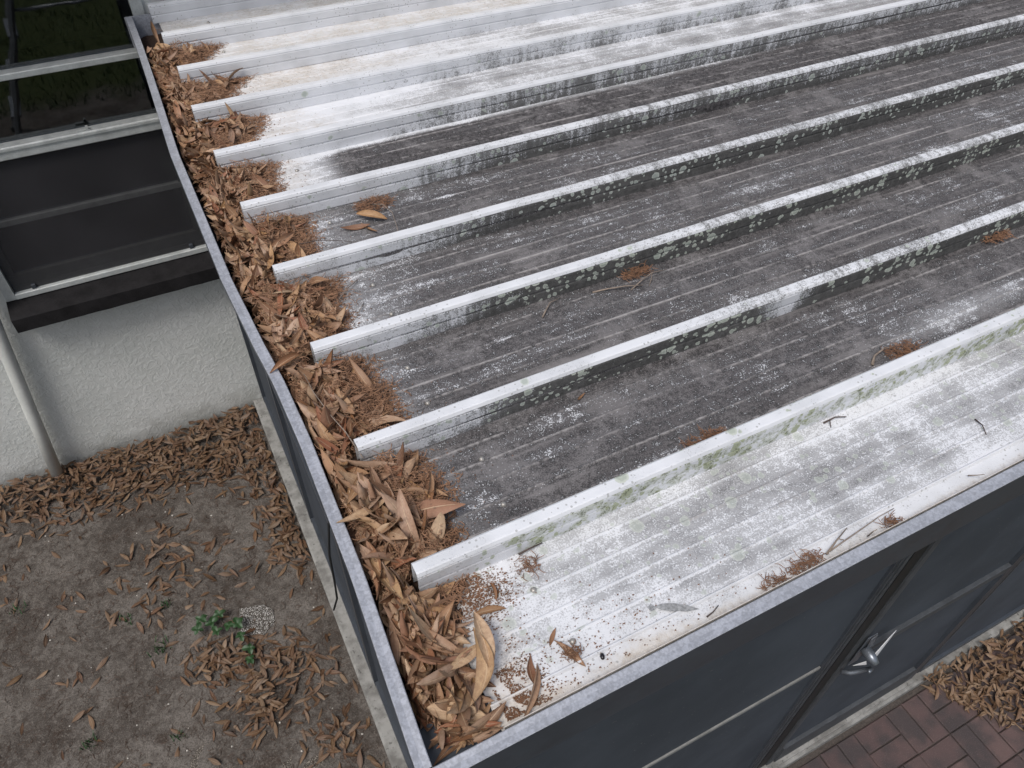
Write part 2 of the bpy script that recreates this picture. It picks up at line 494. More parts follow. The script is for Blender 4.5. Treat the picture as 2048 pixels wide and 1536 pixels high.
def mat_screen(name, col, opac):
    t = NT(name)
    P = t.pos()
    n = t.noise(P, 3.0, 4, 0.6)
    n2 = t.noise(P, 90, 2, 0.6)
    c2 = t.mix(t.ss(n, 0.3, 0.75), col, tuple(x * 1.5 for x in col))
    c2 = t.mix(t.mul(t.ss(n2, 0.70, 0.76), 0.6), c2, (0.20, 0.20, 0.19))
    t.set(col=c2, rough=0.75, spec=0.25)
    tr = t.n('ShaderNodeBsdfTransparent')
    mx = t.n('ShaderNodeMixShader')
    mx.inputs[0].default_value = opac
    t.t.links.new(tr.outputs[0], mx.inputs[1])
    t.t.links.new(t.b.outputs[0], mx.inputs[2])
    t.t.links.new(mx.outputs[0], t.out.inputs[0])
    return t.m
M['screen'] = mat_screen('charcoal_insect_screen', (0.050, 0.058, 0.071), 0.90)
M['win_screen'] = mat_screen('dusty_window_screen', (0.040, 0.039, 0.043), 0.68)

def mat_glass():
    t = NT('window_glass')
    P = t.pos()
    gl = t.n('ShaderNodeBsdfGlossy')
    gl.inputs['Roughness'].default_value = 0.02
    gl.inputs['Color'].default_value = (0.95, 0.97, 1, 1)
    nb = t.bump(t.noise(P, 4, 2), 0.002, 0.25)
    t.put(gl.inputs['Normal'], nb)
    tr = t.n('ShaderNodeBsdfTransparent')
    tr.inputs['Color'].default_value = (0.55, 0.58, 0.58, 1)
    fr = t.n('ShaderNodeFresnel')
    fr.inputs['IOR'].default_value = 1.6
    mx = t.n('ShaderNodeMixShader')
    t.put(mx.inputs[0], t.math('MULTIPLY', fr.outputs[0], 1.7, clamp=True))
    t.t.links.new(tr.outputs[0], mx.inputs[1])
    t.t.links.new(gl.outputs[0], mx.inputs[2])
    t.t.links.new(mx.outputs[0], t.out.inputs[0])
    return t.m
M['glass'] = mat_glass()

# ------------------------------------------------------------------ ground
def ground_h(x, y):
    if -2.2 < x < 0.03 and -0.4 < y < HY:
        e = 0.018 * nz(x * 1.6, y * 1.6, 3) + 0.010 * nz(x * 5, y * 5, 5) + 0.007 * nz(x * 16, y * 16, 1)
        return e
    return 0.0
xs = [-60, -20, -8, -4, -2.6] + list(np.arange(-2.2, 0.021, 0.022)) + [0.3, 1, 2, 3, 5, 10, 25, 60]
ys = [-60, -25, -12, -6, -3, -1.5, -0.6] + list(np.arange(-0.2, 3.16, 0.026)) + [4, 6, 12, 30, 60]
g = MB()
g.v = [(x, y, GZ + ground_h(x, y) - 0.004) for y in ys for x in xs]
nx = len(xs)
g.f = [(j * nx + i, j * nx + i + 1, (j + 1) * nx + i + 1, (j + 1) * nx + i) for j in range(len(ys) - 1) for i in range(nx - 1)]
g.sm = [True] * len(g.f)
tag(g.build('ground', M['soil']), kind='structure')

slab = MB().box((0.026, 0.072, GZ - 0.10), (7.0, HY - 0.003, GZ + 0.055), 0.008)
tag(slab.build('porch_slab', M['concrete']), kind='structure')

# brick paving in a basket weave --------------------------------------------
pav = MB().box((0.3, -1.6, GZ - 0.06), (3.9, 0.069, GZ - 0.001)).build('brick_paving', M['joint_sand'])
tag(pav, kind='structure')
BW = 0.0965
bm_h = MB().box((-BW + 0.002, -BW / 2 + 0.002, -0.05), (BW - 0.002, BW / 2 - 0.002, 0.0), 0.004).mesh('brick')
bm_v = MB().box((-BW / 2 + 0.002, -BW + 0.002, -0.05), (BW / 2 - 0.002, BW - 0.002, 0.0), 0.004).mesh('brick')
bm_h.materials.append(M['brick'])
bm_v.materials.append(M['brick'])
for i in range(-5, 9):
    for j in range(0, 5):
        x0 = 1.88 + i * 2 * BW
        y0 = 0.048 - (j + 1) * 2 * BW
        if x0 < 0.7 or x0 > 3.5:
            continue
        for k in range(2):
            if (i + j) % 2 == 0:
                p, me = (x0 + BW, y0 + BW / 2 + k * BW), bm_h
            else:
                p, me = (x0 + BW / 2 + k * BW, y0 + BW), bm_v
            link('brick', me, None, pav, loc=(p[0], p[1], GZ + 0.010 + random.uniform(-0.003, 0.003)), rot=(random.gauss(0, 0.008), random.gauss(0, 0.008), random.gauss(0, 0.006)))

# ------------------------------------------------------------------ house
house = empty('house', (0, HY, GZ))
tag(house, 'pale grey stucco house wall with a tall dark window beside the porch', 'house')
def hp(mb, name, mat, parent=house):
    o = mb.build(name, mat, parent)
    o.matrix_parent_inverse = Matrix.Identity(4)
    # children keep world coordinates
    o.location = (0, -HY, -GZ) if parent is house else (0, 0, 0)
    return o
WX0, WX1, WZ0, WZ1 = -0.86, 0.10, -1.15, 0.62
wl = MB()
T = 0.15
wl.box((-5, HY, GZ - 0.05), (WX0, HY + T, 1.0))
wl.box((WX1, HY, GZ - 0.05), (8, HY + T, 1.0))
wl.box((WX0, HY, GZ - 0.05), (WX1, HY + T, WZ0))
wl.box((WX0, HY, WZ1), (WX1, HY + T, 1.0))
hp(wl, 'wall', M['stucco'])
rest = MB()
rest.box((-5, HY + T, GZ - 0.05), (-4.85, HY + 6, 1.0)).box((7.85, HY + T, GZ - 0.05), (8, HY + 6, 1.0)).box((-5, HY + 6, GZ - 0.05), (8, HY + 6.15, 1.0))
hp(rest, 'rear_wall', M['stucco'])
hp(MB().box((-5, HY + T, GZ - 0.03), (8, HY + 6, GZ + 0.02)), 'floor', M['sill'])
hp(MB().box((-5.3, HY - 0.42, 1.002), (8.3, HY + 6.4, 1.06)), 'soffit', M['soffit'])
rf = MB()
rf.add([(-5.4, HY - 0.5, 1.062), (8.4, HY - 0.5, 1.062), (8.4, HY + 6.5, 1.062), (-5.4, HY + 6.5, 1.062), (-2, HY + 3, 2.4), (5, HY + 3, 2.4)], [(0, 1, 5, 4), (1, 2, 5), (2, 3, 4, 5), (3, 0, 4), (3, 2, 1, 0)])
hp(rf, 'roof', M['roof_tile'])
# window
win = hp(MB().box((WX0 + 0.001, HY - 0.012, WZ0 + 0.001), (WX0 + 0.042, HY + 0.07, WZ1 - 0.001), 0.003)
         .box((WX1 - 0.045, HY - 0.012, WZ0 + 0.001), (WX1 - 0.001, HY + 0.07, WZ1 - 0.001), 0.003)
         .box((WX0 + 0.043, HY - 0.014, WZ0 + 0.001), (WX1 - 0.046, HY + 0.07, WZ0 + 0.030), 0.003)
         .box((WX0 + 0.043, HY - 0.012, WZ1 - 0.04), (WX1 - 0.046, HY + 0.07, WZ1 - 0.001), 0.003), 'window', M['win_frame'])
ix0, ix1 = WX0 + 0.044, WX1 - 0.047
hp(MB().box((ix0, HY - 0.016, -0.180), (ix1, HY + 0.05, -0.155), 0.003), 'glazing_bar', M['win_frame'], win)
hp(MB().box((ix0, HY - 0.018, -0.490), (ix1, HY + 0.05, -0.436), 0.004).box((ix0, HY - 0.024, -0.450), (ix1, HY - 0.019, -0.440)), 'meeting_rail', M['win_frame'], win)
hp(MB().box((ix0, HY + 0.012, -0.795), (ix1, HY + 0.05, -0.765), 0.003), 'glazing_bar', M['win_frame'], win)
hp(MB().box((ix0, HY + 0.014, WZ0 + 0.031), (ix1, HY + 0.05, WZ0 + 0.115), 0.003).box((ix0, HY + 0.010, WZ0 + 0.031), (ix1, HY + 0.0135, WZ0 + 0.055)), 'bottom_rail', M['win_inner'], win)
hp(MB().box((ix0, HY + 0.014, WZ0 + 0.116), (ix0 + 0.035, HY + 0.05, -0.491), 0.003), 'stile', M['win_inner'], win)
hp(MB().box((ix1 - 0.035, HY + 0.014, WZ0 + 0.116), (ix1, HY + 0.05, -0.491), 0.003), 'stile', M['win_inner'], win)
for xx in (-0.74, -0.03):
    hp(MB().box((xx, HY - 0.006, WZ0 + 0.031), (xx + 0.018, HY + 0.009, WZ0 + 0.055), 0.002), 'latch', M['bronze'], win)
hp(MB().box((-0.30, HY - 0.010, -0.4355), (-0.25, HY + 0.004, -0.430)).box((-0.265, HY - 0.010, -0.4299), (-0.255, HY + 0.004, -0.418)), 'sash_lock', M['win_frame'], win)
for z0, z1 in ((-0.154, WZ1 - 0.041), (-0.435, -0.181), (-0.764, -0.491), (WZ0 + 0.116, -0.796)):
    hp(MB().box((ix0, HY + 0.030, z0), (ix1, HY + 0.034, z1)), 'pane', M['glass'], win)
hp(MB().add([(ix0, HY + 0.006, WZ0 + 0.031), (ix1, HY + 0.006, WZ0 + 0.031), (ix1, HY + 0.006, -0.491), (ix0, HY + 0.006, -0.491)], [(0, 1, 2, 3)]), 'insect_screen', M['win_screen'], win)
sl = MB()
n = 40
prof = [(HY - 0.001, WZ0 - 0.002), (HY - 0.095, WZ0 - 0.032), (HY - 0.105, WZ0 - 0.040), (HY - 0.105, WZ0 - 0.112), (HY - 0.001, WZ0 - 0.118)]
vs = []
for i in range(n):
    x = WX0 - 0.005 + (WX1 + 0.16 - WX0) * i / (n - 1)
    for (y, z) in prof:
        vs.append((x, y + 0.002 * nz(x * 20, y * 3), z + 0.002 * nz(x * 16, y * 9, 4)))
fs = [(i * 5 + k, i * 5 + k + 1, (i + 1) * 5 + k + 1, (i + 1) * 5 + k) for i in range(n - 1) for k in range(4)] + [(0, 1, 2, 3, 4), tuple((n - 1) * 5 + k for k in (4, 3, 2, 1, 0))]
sl.add(vs, fs)
hp(sl, 'window_sill', M['sill'], win)

pipe = empty('downspout', (-1.075, HY - 0.06, GZ))
tag(pipe, 'round off-white pipe leaning down the stucco wall to the soil', 'pipe')
pl = [(0.0, 0, 0.0), (0.06, 0.0, 0.5), (0.165, 0.0, 1.35), (0.34, 0.0, 2.75)]
MB().tube(pl, 0.031, 20).build('pipe_body', M['pvc'], pipe)

# ------------------------------------------------------------------ patio roof
PZ = -0.040                 # pan floor
RT = 0.030                  # rib top
PITCH = 0.3056
RY0 = 0.3205                # centre of first rib
def ry(k): return RY0 + PITCH * k
REND = [0.109, 0.111, 0.116, 0.114, 0.109, 0.104, 0.101, 0.114, 0.115, 0.115]
XEND = 6.6
roof = empty('patio_roof', (0, 0, 0))
tag(roof, 'weathered white aluminium pan roof with raised ribs, mildewed dark in the middle', 'roof')

def sm(a, b, x):
    t = min(1, max(0, (x - a) / (b - a)))
    return t * t * (3 - 2 * t)
def blob(x, y, cx, cy, rx, ry_):
    d = ((x - cx) / rx) ** 2 + ((y - cy) / ry_) ** 2
    return math.exp(-d * 1.6)

FM = {0: 0.30, 1: 0.80, 2: 0.80, 3: 0.78, 4: 0.80, 5: 0.92, 6: 0.60, 7: 0.46, 8: 0.26, 9: 0.22, 10: 0.20}
FLOOR_START = {1: (0.14, 0.34), 2: (0.16, 0.36), 3: (0.20, 0.46), 4: (0.22, 0.5), 5: (0.27, 0.52), 6: (0.32, 1.0), 7: (0.4, 1.4), 8: (0.5, 2.5)}
def floor_attr(k, x, y):
    yl = (y - ry(k - 1)) / PITCH if k > 0 else y / RY0
    st = FLOOR_START.get(k, (0, 0.01))
    md = FM[k] * (0.82 + 0.18 * sm(st[0], st[1], x)) if k < 5 else FM[k] * (0.25 + 0.75 * sm(st[0], st[1], x))
    fl = stn = 0.0
    if k == 0:
        md = 0.42 + 0.10 * sm(0.15, 0.9, x) - 0.34 * sm(0.12, 0.03, y) - 0.06 * sm(0.24, 0.30, y) + 0.10 * blob(x, y, 0.9, 0.2, 0.5, 0.08)
        stn = 0.75 * sm(0.075, 0.04, y) + 0.7 * sm(0.32, 0.16, x) + 0.5 * blob(x, y, 0.42, 0.06, 0.1, 0.04)
    elif k == 1:
        md -= 0.17 * blob(x, y, 1.62, 0.43, 0.35, 0.05)
    elif k == 2:
        fl = 0.62 * blob(x, y, 0.52, 0.84, 0.12, 0.035) + 0.40 * blob(x, y, 1.45, 0.72, 0.35, 0.05) + 0.25 * blob(x, y, 1.05, 0.86, 0.2, 0.03)
    elif k == 3:
        fl = 0.20 * blob(x, y, 1.7, 1.05, 0.5, 0.06)
    elif k == 4:
        fl = 0.62 * blob(x, y, 0.66, 1.44, 0.12, 0.035) + 0.25 * blob(x, y, 0.9, 1.47, 0.2, 0.03)
    elif k == 5:
        stn = 0.5 * sm(0.6, 0.25, x)
        md -= 0.55 * sm(0.84, 0.98, yl) * sm(3.0, 1.0, x) + 0.35 * sm(0.25, 0.0, yl) * sm(0.7, 0.3, x)
    elif k == 6:
        md += 0.25 * sm(0.45, 0.10, yl) * sm(0.5, 1.0, x) - 0.12 * sm(0.6, 0.9, yl)
        stn = 0.55 * sm(0.9, 0.3, x)
    elif k == 7:
        stn = 0.35 + 0.3 * sm(0.3, 0.6, yl) * sm(1.2, 0.4, x)
    elif k >= 8:
        stn = 0.55
    if 1 <= k <= 4:
        md += 0.14 * sm(0.80, 0.97, yl) * sm(0.4, 0.9, x) + 0.05 * sm(0.12, 0.0, yl)
        stn = 0.25 * sm(0.32, 0.18, x)
    return md, fl, stn
RM = {0: 0.10, 1: 0.88, 2: 0.85, 3: 0.74, 4: 0.62, 5: 0.45, 6: 0.24, 7: 0.10, 8: 0.08, 9: 0.06}
RL = {0: 0.80, 1: 0.95, 2: 0.92, 3: 0.62, 4: 0.42, 5: 0.22, 6: 0.08, 7: 0.0, 8: 0.0, 9: 0.0}
def rib_attr(k, x, zf, face):
    """zf 0 bottom .. 1 top; face: 0 front, 1 top, 2 back"""
    on = sm(0.15 + 0.05 * k, 0.55 + 0.12 * k, x)
    if face == 1:
        md = 0.15 + (0.30 * sm(0.5, 1.4, x) if 1 <= k <= 4 else 0.0)
        lich = 0.12 * on if k < 3 else 0.0
        moss = 0.30 if k == 0 else 0.0
    else:
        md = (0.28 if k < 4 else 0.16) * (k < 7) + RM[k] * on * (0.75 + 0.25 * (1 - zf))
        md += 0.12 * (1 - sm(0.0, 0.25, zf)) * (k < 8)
        md = max(md, 0.06)
        lich = RL[k] * (0.25 + 0.75 * on) * (0.5 + 0.5 * sm(0.05, 0.5, zf))
        moss = 1.0 * sm(0.12, 0.35, x) if k == 0 else (0.22 * on if k in (1, 2) else 0.0)
        if k == 1:
            md -= 0.85 * blob(x, 0, 1.18, 0, 0.09, 1)
            lich *= 1 - blob(x, 0, 1.18, 0, 0.12, 1)
        if k == 0:
            md = 0.14
    return md, lich, moss

SEG = [0.0] + list(np.arange(0.04, 0.6, 0.04)) + list(np.arange(0.6, 3.0, 0.06)) + [3.0, 3.4, 3.8, 4.4, 5.2]
for k in range(0, 11):
    # profile points: (y, z, kind, zf, bead)
    pr = []
    y1 = ry(k) - 0.0128 if k < 10 else HY - 0.004
    x_floor = 0.135 + 0.004 * nz(k, 7)
    if k == 0:
        pr += [(0.0290, -0.002, 'f', 0, 0), (0.0292, PZ + 0.004, 'f', 0, 0), (0.034, PZ, 'f', 0, 0)]
        yf0 = 0.034
        y0 = 0.034
    else:
        c0 = ry(k - 1)
        H = RT - PZ
        fr, bk = c0 - 0.0150, c0 + 0.0150
        pr += [(fr, PZ + 0.0015, 'r0', 0, 0), (fr + 0.0004, PZ + 0.026, 'r0', 0.37, 0), (fr + 0.0016, PZ + 0.030, 'r0', 0.42, 0), (fr - 0.0004, PZ + 0.034, 'r0', 0.48, 0),
               (fr - 0.0006, RT - 0.013, 'r0', 0.80, 0), (fr + 0.0006, RT - 0.0105, 'r0', 0.84, 0), (fr - 0.0004, RT - 0.008, 'r1', 0.9, 0),
               (fr + 0.0030, RT - 0.0012, 'r1', 1, 0), (fr + 0.006, RT, 'r1', 1, 0), (bk - 0.005, RT, 'r1', 1, 0), (bk - 0.001, RT - 0.003, 'r1', 1, 0),
               (bk, RT - 0.010, 'r2', 0.85, 0), (bk, PZ + 0.003, 'r2', 0, 0), (bk + 0.003, PZ, 'f', 0, 0)]
        y0 = bk + 0.003
    nb = 5 if k < 10 else 0
    for b in range(nb):
        yc = y0 + (y1 - y0) * (b + 0.75) / (nb + 0.5) if k > 0 else y0 + (y1 - y0) * (b + 0.9) / (nb + 0.6)
        hh = 0.0020 if k > 0 or b > 0 else 0.0045
        pr += [(yc - 0.0042, PZ, 'f', 0, 0), (yc - 0.0012, PZ + hh, 'f', 0, 1), (yc + 0.0012, PZ + hh, 'f', 0, 1), (yc + 0.0042, PZ, 'f', 0, 0)]
    pr += [(y1 - 0.003, PZ, 'f', 0, 0), (y1, PZ + 0.003, 'f', 0, 0), (y1 + 0.0004, RT - 0.012, 'f', 0, 0)]
    npf = len(pr)
    vs, at = [], {a: [] for a in ('mold', 'flake', 'bead', 'stain', 'lich', 'moss', 'rib')}
    xe = REND[k - 1] if k > 0 else 0.13
    for s_ in SEG + [XEND - 0.1]:
        for (y, z, kind, zf, bd) in pr:
            rib = kind[0] == 'r'
            x = (xe if rib else x_floor) + s_
            wob = 0.0016 * nz(x * 1.3, k * 3.1, 2) if not rib else 0.0012 * nz(x * 1.7, k * 5.3, 9)
            vs.append((x, y + ((0.0034 * nz(x * 0.9, k * 9.1) + 0.0012 * nz(x * 4.5, k * 2.7)) if rib else 0), z + wob + (0.0012 * nz(x * 5.0, k * 1.7, 6) if rib and zf > 0.8 else 0)))
            if rib:
                md, li, mo = rib_attr(k - 1, x, zf, int(kind[1]))
                if abs(zf - 0.84) < 0.01 or abs(zf - 0.42) < 0.01:
                    md += 0.16 * (k <= 6)
                fl = 0
                stn = 0.42 * sm(0.45, 0.12, x) if k <= 6 and kind != 'r1' else 0.12
            else:
                md, fl, stn = floor_attr(k, x, y)
                li = 0.26 * sm(0.09, 0.14, y) if k == 0 else 0.0
                mo = 0.10 if k == 0 and y > 0.1 else 0.0
            for a, v_ in zip(('mold', 'flake', 'bead', 'stain', 'lich', 'moss', 'rib'), (md, fl, bd, stn, li, mo, 1.0 if rib else 0.0)):
                at[a].append(v_)
    nsg = len(SEG) + 1
    fs = [(i * npf + j, (i + 1) * npf + j, (i + 1) * npf + j + 1, i * npf + j + 1) for i in range(nsg - 1) for j in range(npf - 1)]
    me = bpy.data.meshes.new('roof_panel')
    me.from_pydata(vs, [], fs)
    for a in at:
        fattr(me, a, at[a])
    o = link('roof_panel', me, M['pan'], roof)
    so = o.modifiers.new('sheet', 'SOLIDIFY')
    so.thickness = 0.0011
    so.offset = -1.0
    # pan head screws near the gutter end
    if k < 10:
        for (sx_, sy_) in ((0.305, 0.30), (0.31, 0.72)):
            yy = y0 + (y1 - y0) * (sy_ + random.uniform(-0.03, 0.03))
            xx = sx_ + random.uniform(-0.02, 0.03)
            s = MB().tube([(0, 0, 0), (0, 0, 0.0012), (0, 0, 0.0042), (0, 0, 0.0052)], [0.0062, 0.0060, 0.0042, 0.0024], 10)
            s.build('screw', M['screw'], roof, loc=(xx, yy, PZ + 0.0004))

# ------------------------------------------------------------------ gutter
BOWP = [(0.0, -0.009), (0.04, -0.008), (0.37, 0.010), (0.70, 0.016), (0.885, 0.013), (1.02, 0.004), (1.30, -0.008), (1.72, -0.010), (1.94, -0.011), (2.17, -0.003), (2.5, 0.009), (2.78, 0.017), (3.12, 0.022)]
def bow(y):
    for (a, b), (c_, d) in zip(BOWP, BOWP[1:]):
        if y <= c_:
            t = (y - a) / (c_ - a)
            return b + (d - b) * t
    return BOWP[-1][1]
LW = 0.024
gut = empty('rain_gutter', (0, 0, 0))
tag(gut, 'dark metal gutter with a bare grey lip along the roof edge, packed with leaves', 'gutter')
def sweep(pr_fn, yy, name, mat, parent, thick=0.0014, off=-1):
    mb = MB()
    vs = []
    for y in yy:
        vs += [(x, y, z) for (x, z) in pr_fn(y)]
    q = len(pr_fn(yy[0]))
    mb.add(vs, [(i * q + j, i * q + j + 1, (i + 1) * q + j + 1, (i + 1) * q + j) for i in range(len(yy) - 1) for j in range(q - 1)])
    o = mb.build(name, mat, parent)
    if thick:
        s = o.modifiers.new('sheet', 'SOLIDIFY')
        s.thickness = thick
        s.offset = off
    return o
yy = list(np.arange(0.027, 3.06, 0.045)) + [3.06]
sweep(lambda y: [(bow(y) + 0.0015, -0.0042), (bow(y) + 0.0010, -0.020), (0.018 + bow(y) * 0.5, -0.050), (0.050, -0.118), (0.135, -0.118), (0.150, -0.045)], yy, 'trough', M['bronze'], gut, 0.0012)
for (a, b, dz, dx) in ((0.0255, 1.300, 0.0, 0.0), (1.303, 3.062, -0.0015, 0.001)):
    y2 = [y for y in np.arange(a, b, 0.03)] + [b]
    def lp(y, dz=dz, dx=dx):
        x = bow(y) + dx
        j = 0.0012 * nz(y * 4, 3) + 0.0006 * nz(y * 17, 8) + dz
        return [(x + 0.0005, -0.0042 + j), (x, -0.0010 + j), (x + 0.0015, 0.0004 + j), (x + LW * 0.5, -0.0008 + j), (x + LW - 0.0015, 0.0004 + j), (x + LW, -0.0008 + j), (x + LW, -0.0075 + j)]
    sweep(lp, y2, 'lip', M['lip'], gut, 0.0012)
MB().box((0.018, 3.0635, -0.118), (0.152, 3.066, -0.002)).build('end_cap', M['lip'], gut)
# hidden joint clip where two lengths of lip meet
MB().box((bow(1.3) + 0.002, 1.288, -0.0062), (bow(1.3) + LW - 0.002, 1.315, -0.0044)).build('joint_clip', M['lip'], gut)

# ------------------------------------------------------------------ front fascia and walls
front = empty('porch_wall', (0, 0.1, GZ))
tag(front, 'charcoal screened porch front with grey topped fascia, posts and rails', 'screen wall')
def fp(mb, name, mat, parent=front, **k):
    o = mb.build(name, mat, parent, **k)
    o.location = (0, -0.1, -GZ)
    return o
def along_x(prof, xs_, j0=0.0):
    mb = MB()
    vs = []
    for x in xs_:
        j = 0.0008 * nz(x * 4, 13) + 0.0004 * nz(x * 15, 2)
        vs += [(x, y, z + j) for (y, z) in prof]
    q = len(prof)
    return mb.add(vs, [(i * q + j, (i + 1) * q + j, (i + 1) * q + j + 1, i * q + j + 1) for i in range(len(xs_) - 1) for j in range(q - 1)])
xs_ = list(np.arange(-0.008, 3.5, 0.05)) + [6.7]
o = fp(along_x([(0.0010, -0.0042), (0.0, -0.001), (0.0015, 0.0005), (0.0125, -0.0005), (0.0225, 0.0005), (0.0240, -0.0008), (0.0240, -0.007)], xs_), 'fascia_lip', M['lip'])
fa = fp(along_x([(0.0025, -0.0046), (0.0025, -0.050), (0.0048, -0.053), (0.0048, -0.130), (0.0070, -0.138), (0.040, -0.138)], list(np.arange(-0.006, 3.5, 0.1)) + [6.7]), 'fascia', M['bronze'])
ww = fp(MB().box((0.02, 0.030, -0.137), (6.7, 0.100, -0.045)), 'beam', M['bronze'])
YW = 0.115
PT = -0.1375
def post(x0, x1, y0=YW - 0.003, y1=YW + 0.035, top=PT - 0.001):
    mb = MB().box((x0, y0, GZ + 0.056), (x1, y1, top), 0.002)
    return fp(mb, 'post', M['bronze'])
post(0.085, 0.135)
fp(MB().box((0.136, YW - 0.008, GZ + 0.0565), (1.304, YW + 0.03, GZ + 0.105), 0.002), 'bottom_rail', M['bronze'])
p1 = post(1.305, 1.365)
fp(MB().box((1.319, YW - 0.0060, GZ + 0.058), (1.326, YW - 0.0033, PT - 0.002)), 'spline', M['bronze_dusty'])
fp(MB().box((1.340, YW - 0.0060, GZ + 0.058), (1.352, YW - 0.0033, PT - 0.002)), 'spline', M['bronze_dusty'])
post(2.262, 2.325)
fp(MB().box((2.283, YW - 0.0060, GZ + 0.058), (2.296, YW - 0.0033, PT - 0.002)), 'spline', M['bronze_dusty'])
fp(MB().box((2.312, YW - 0.0060, GZ + 0.058), (2.320, YW - 0.0033, PT - 0.002)), 'spline', M['bronze_dusty'])
post(3.5, 3.56)
for (a, b) in ((0.136, 1.304), (2.326, 3.499)):
    mr = fp(MB().box((a, YW - 0.001, -1.178), (b, YW + 0.022, -1.158), 0.002), 'rail', M['bronze_dusty'] if a > 1 else M['rail_pale'])
    for (z0, z1) in ((GZ + 0.106, -1.179), (-1.157, PT - 0.002)):
        fp(MB().add([(a, YW + 0.004, z0), (b, YW + 0.004, z0), (b, YW + 0.004, z1), (a, YW + 0.004, z1)], [(0, 1, 2, 3)]), 'screen', M['screen'])
fp(MB().box((2.326, YW - 0.008, GZ + 0.0565), (3.499, YW + 0.03, GZ + 0.105), 0.002), 'bottom_rail', M['bronze'])
fp(MB().box((3.561, YW - 0.005, GZ + 0.0565), (6.7, YW + 0.03, PT - 0.002)), 'end_panel', M['bronze'])
fp(MB().box((1.3662, YW - 0.0045, GZ + 0.0725), (1.4205, YW + 0.028, PT - 0.002)), 'gap_shade_strip', M['black'])  # added black strip, stands in for the shade in the open door gap
# threshold under the door
fp(MB().box((1.366, YW - 0.03, GZ + 0.0562), (2.261, YW + 0.05, GZ + 0.072), 0.003), 'threshold', M['concrete'])

door = empty('screen_door', (1.42, YW, GZ + 0.073))
tag(door, 'charcoal screen door with a bent white latch plate and looped pull handle', 'door')
def dp(mb, name, mat, parent=door):
    o = mb.build(name, mat, parent)
    if parent is door:
        o.location = (-1.42, -YW, -GZ - 0.073)
    return o
DX0, DX1, DZ0, DZ1 = 1.422, 2.256, GZ + 0.076, PT - 0.004
dp(MB().box((DX0, YW - 0.010, DZ0), (DX0 + 0.030, YW + 0.014, DZ1), 0.002), 'stile', M['bronze_dusty'])
dp(MB().box((DX1 - 0.05, YW - 0.014, DZ0), (DX1, YW + 0.014, DZ1), 0.002), 'stile', M['bronze'])
dp(MB().box((DX0 + 0.039, YW - 0.0145, DZ0), (DX1 - 0.051, YW + 0.014, DZ0 + 0.155), 0.002), 'kick_rail', M['bronze_dusty'])
dp(MB().box((DX0 + 0.039, YW - 0.014, DZ1 - 0.05), (DX1 - 0.051, YW + 0.014, DZ1), 0.002), 'top_rail', M['bronze'])
dp(MB().box((DX0 + 0.039, YW - 0.014, -1.255), (DX1 - 0.051, YW + 0.014, -1.205), 0.002), 'rail', M['bronze_dusty'])
for (z0, z1) in ((DZ0 + 0.156, -1.256), (-1.204, DZ1 - 0.051)):
    dp(MB().add([(DX0 + 0.039, YW, z0), (DX1 - 0.051, YW, z0), (DX1 - 0.051, YW, z1), (DX0 + 0.039, YW, z1)], [(0, 1, 2, 3)]), 'screen', M['screen'])
hd = dp(MB().box((DX0 + 0.018, YW - 0.019, -1.25), (DX0 + 0.058, YW - 0.0165, -1.055), 0.001), 'handle', M['chrome'])
hx, hz = DX0 + 0.04, -1.15
dp(MB().tube([(hx, YW - 0.020, hz + 0.01), (hx, YW - 0.055, hz + 0.005), (hx, YW - 0.075, hz)], [0.018, 0.016, 0.010], 16), 'latch_barrel', M['chrome'], hd)
dp(MB().tube([(hx - 0.034 + 0.046 * math.sin(math.pi * q / 12) ** 0.8, YW - 0.018 - 0.062 * (1 - q / 12) ** 0.5, hz - 0.008 - 0.125 * q / 12) for q in range(13)], [0.0055 + 0.0025 * q / 12 for q in range(13)], 10), 'pull_loop', M['chrome'], hd)
wp = MB().add([(hx + 0.012, YW - 0.050, hz + 0.012), (hx + 0.020, YW - 0.056, hz - 0.020), (hx + 0.125, YW - 0.024, hz + 0.000), (hx + 0.128, YW - 0.024, hz + 0.022), (hx + 0.09, YW - 0.032, hz + 0.028)], [(0, 1, 2, 3, 4)])
o = dp(wp, 'latch_plate', M['white_paint'], hd)
o.modifiers.new('t', 'SOLIDIFY').thickness = 0.0015
wp = MB().add([(hx - 0.014, YW - 0.050, hz - 0.010), (hx - 0.006, YW - 0.054, hz - 0.034), (hx - 0.036, YW - 0.034, hz - 0.052)], [(0, 1, 2)])
o = dp(wp, 'latch_plate', M['white_paint'], hd)
o.modifiers.new('t', 'SOLIDIFY').thickness = 0.0015
dp(MB().add([(hx - 0.016, YW - 0.030, hz + 0.03), (hx + 0.006, YW - 0.030, hz + 0.035), (hx + 0.010, YW - 0.024, hz + 0.10), (hx - 0.010, YW - 0.024, hz + 0.085)], [(0, 1, 2, 3)]), 'keeper', M['chrome'], hd).modifiers.new('t', 'SOLIDIFY').thickness = 0.002

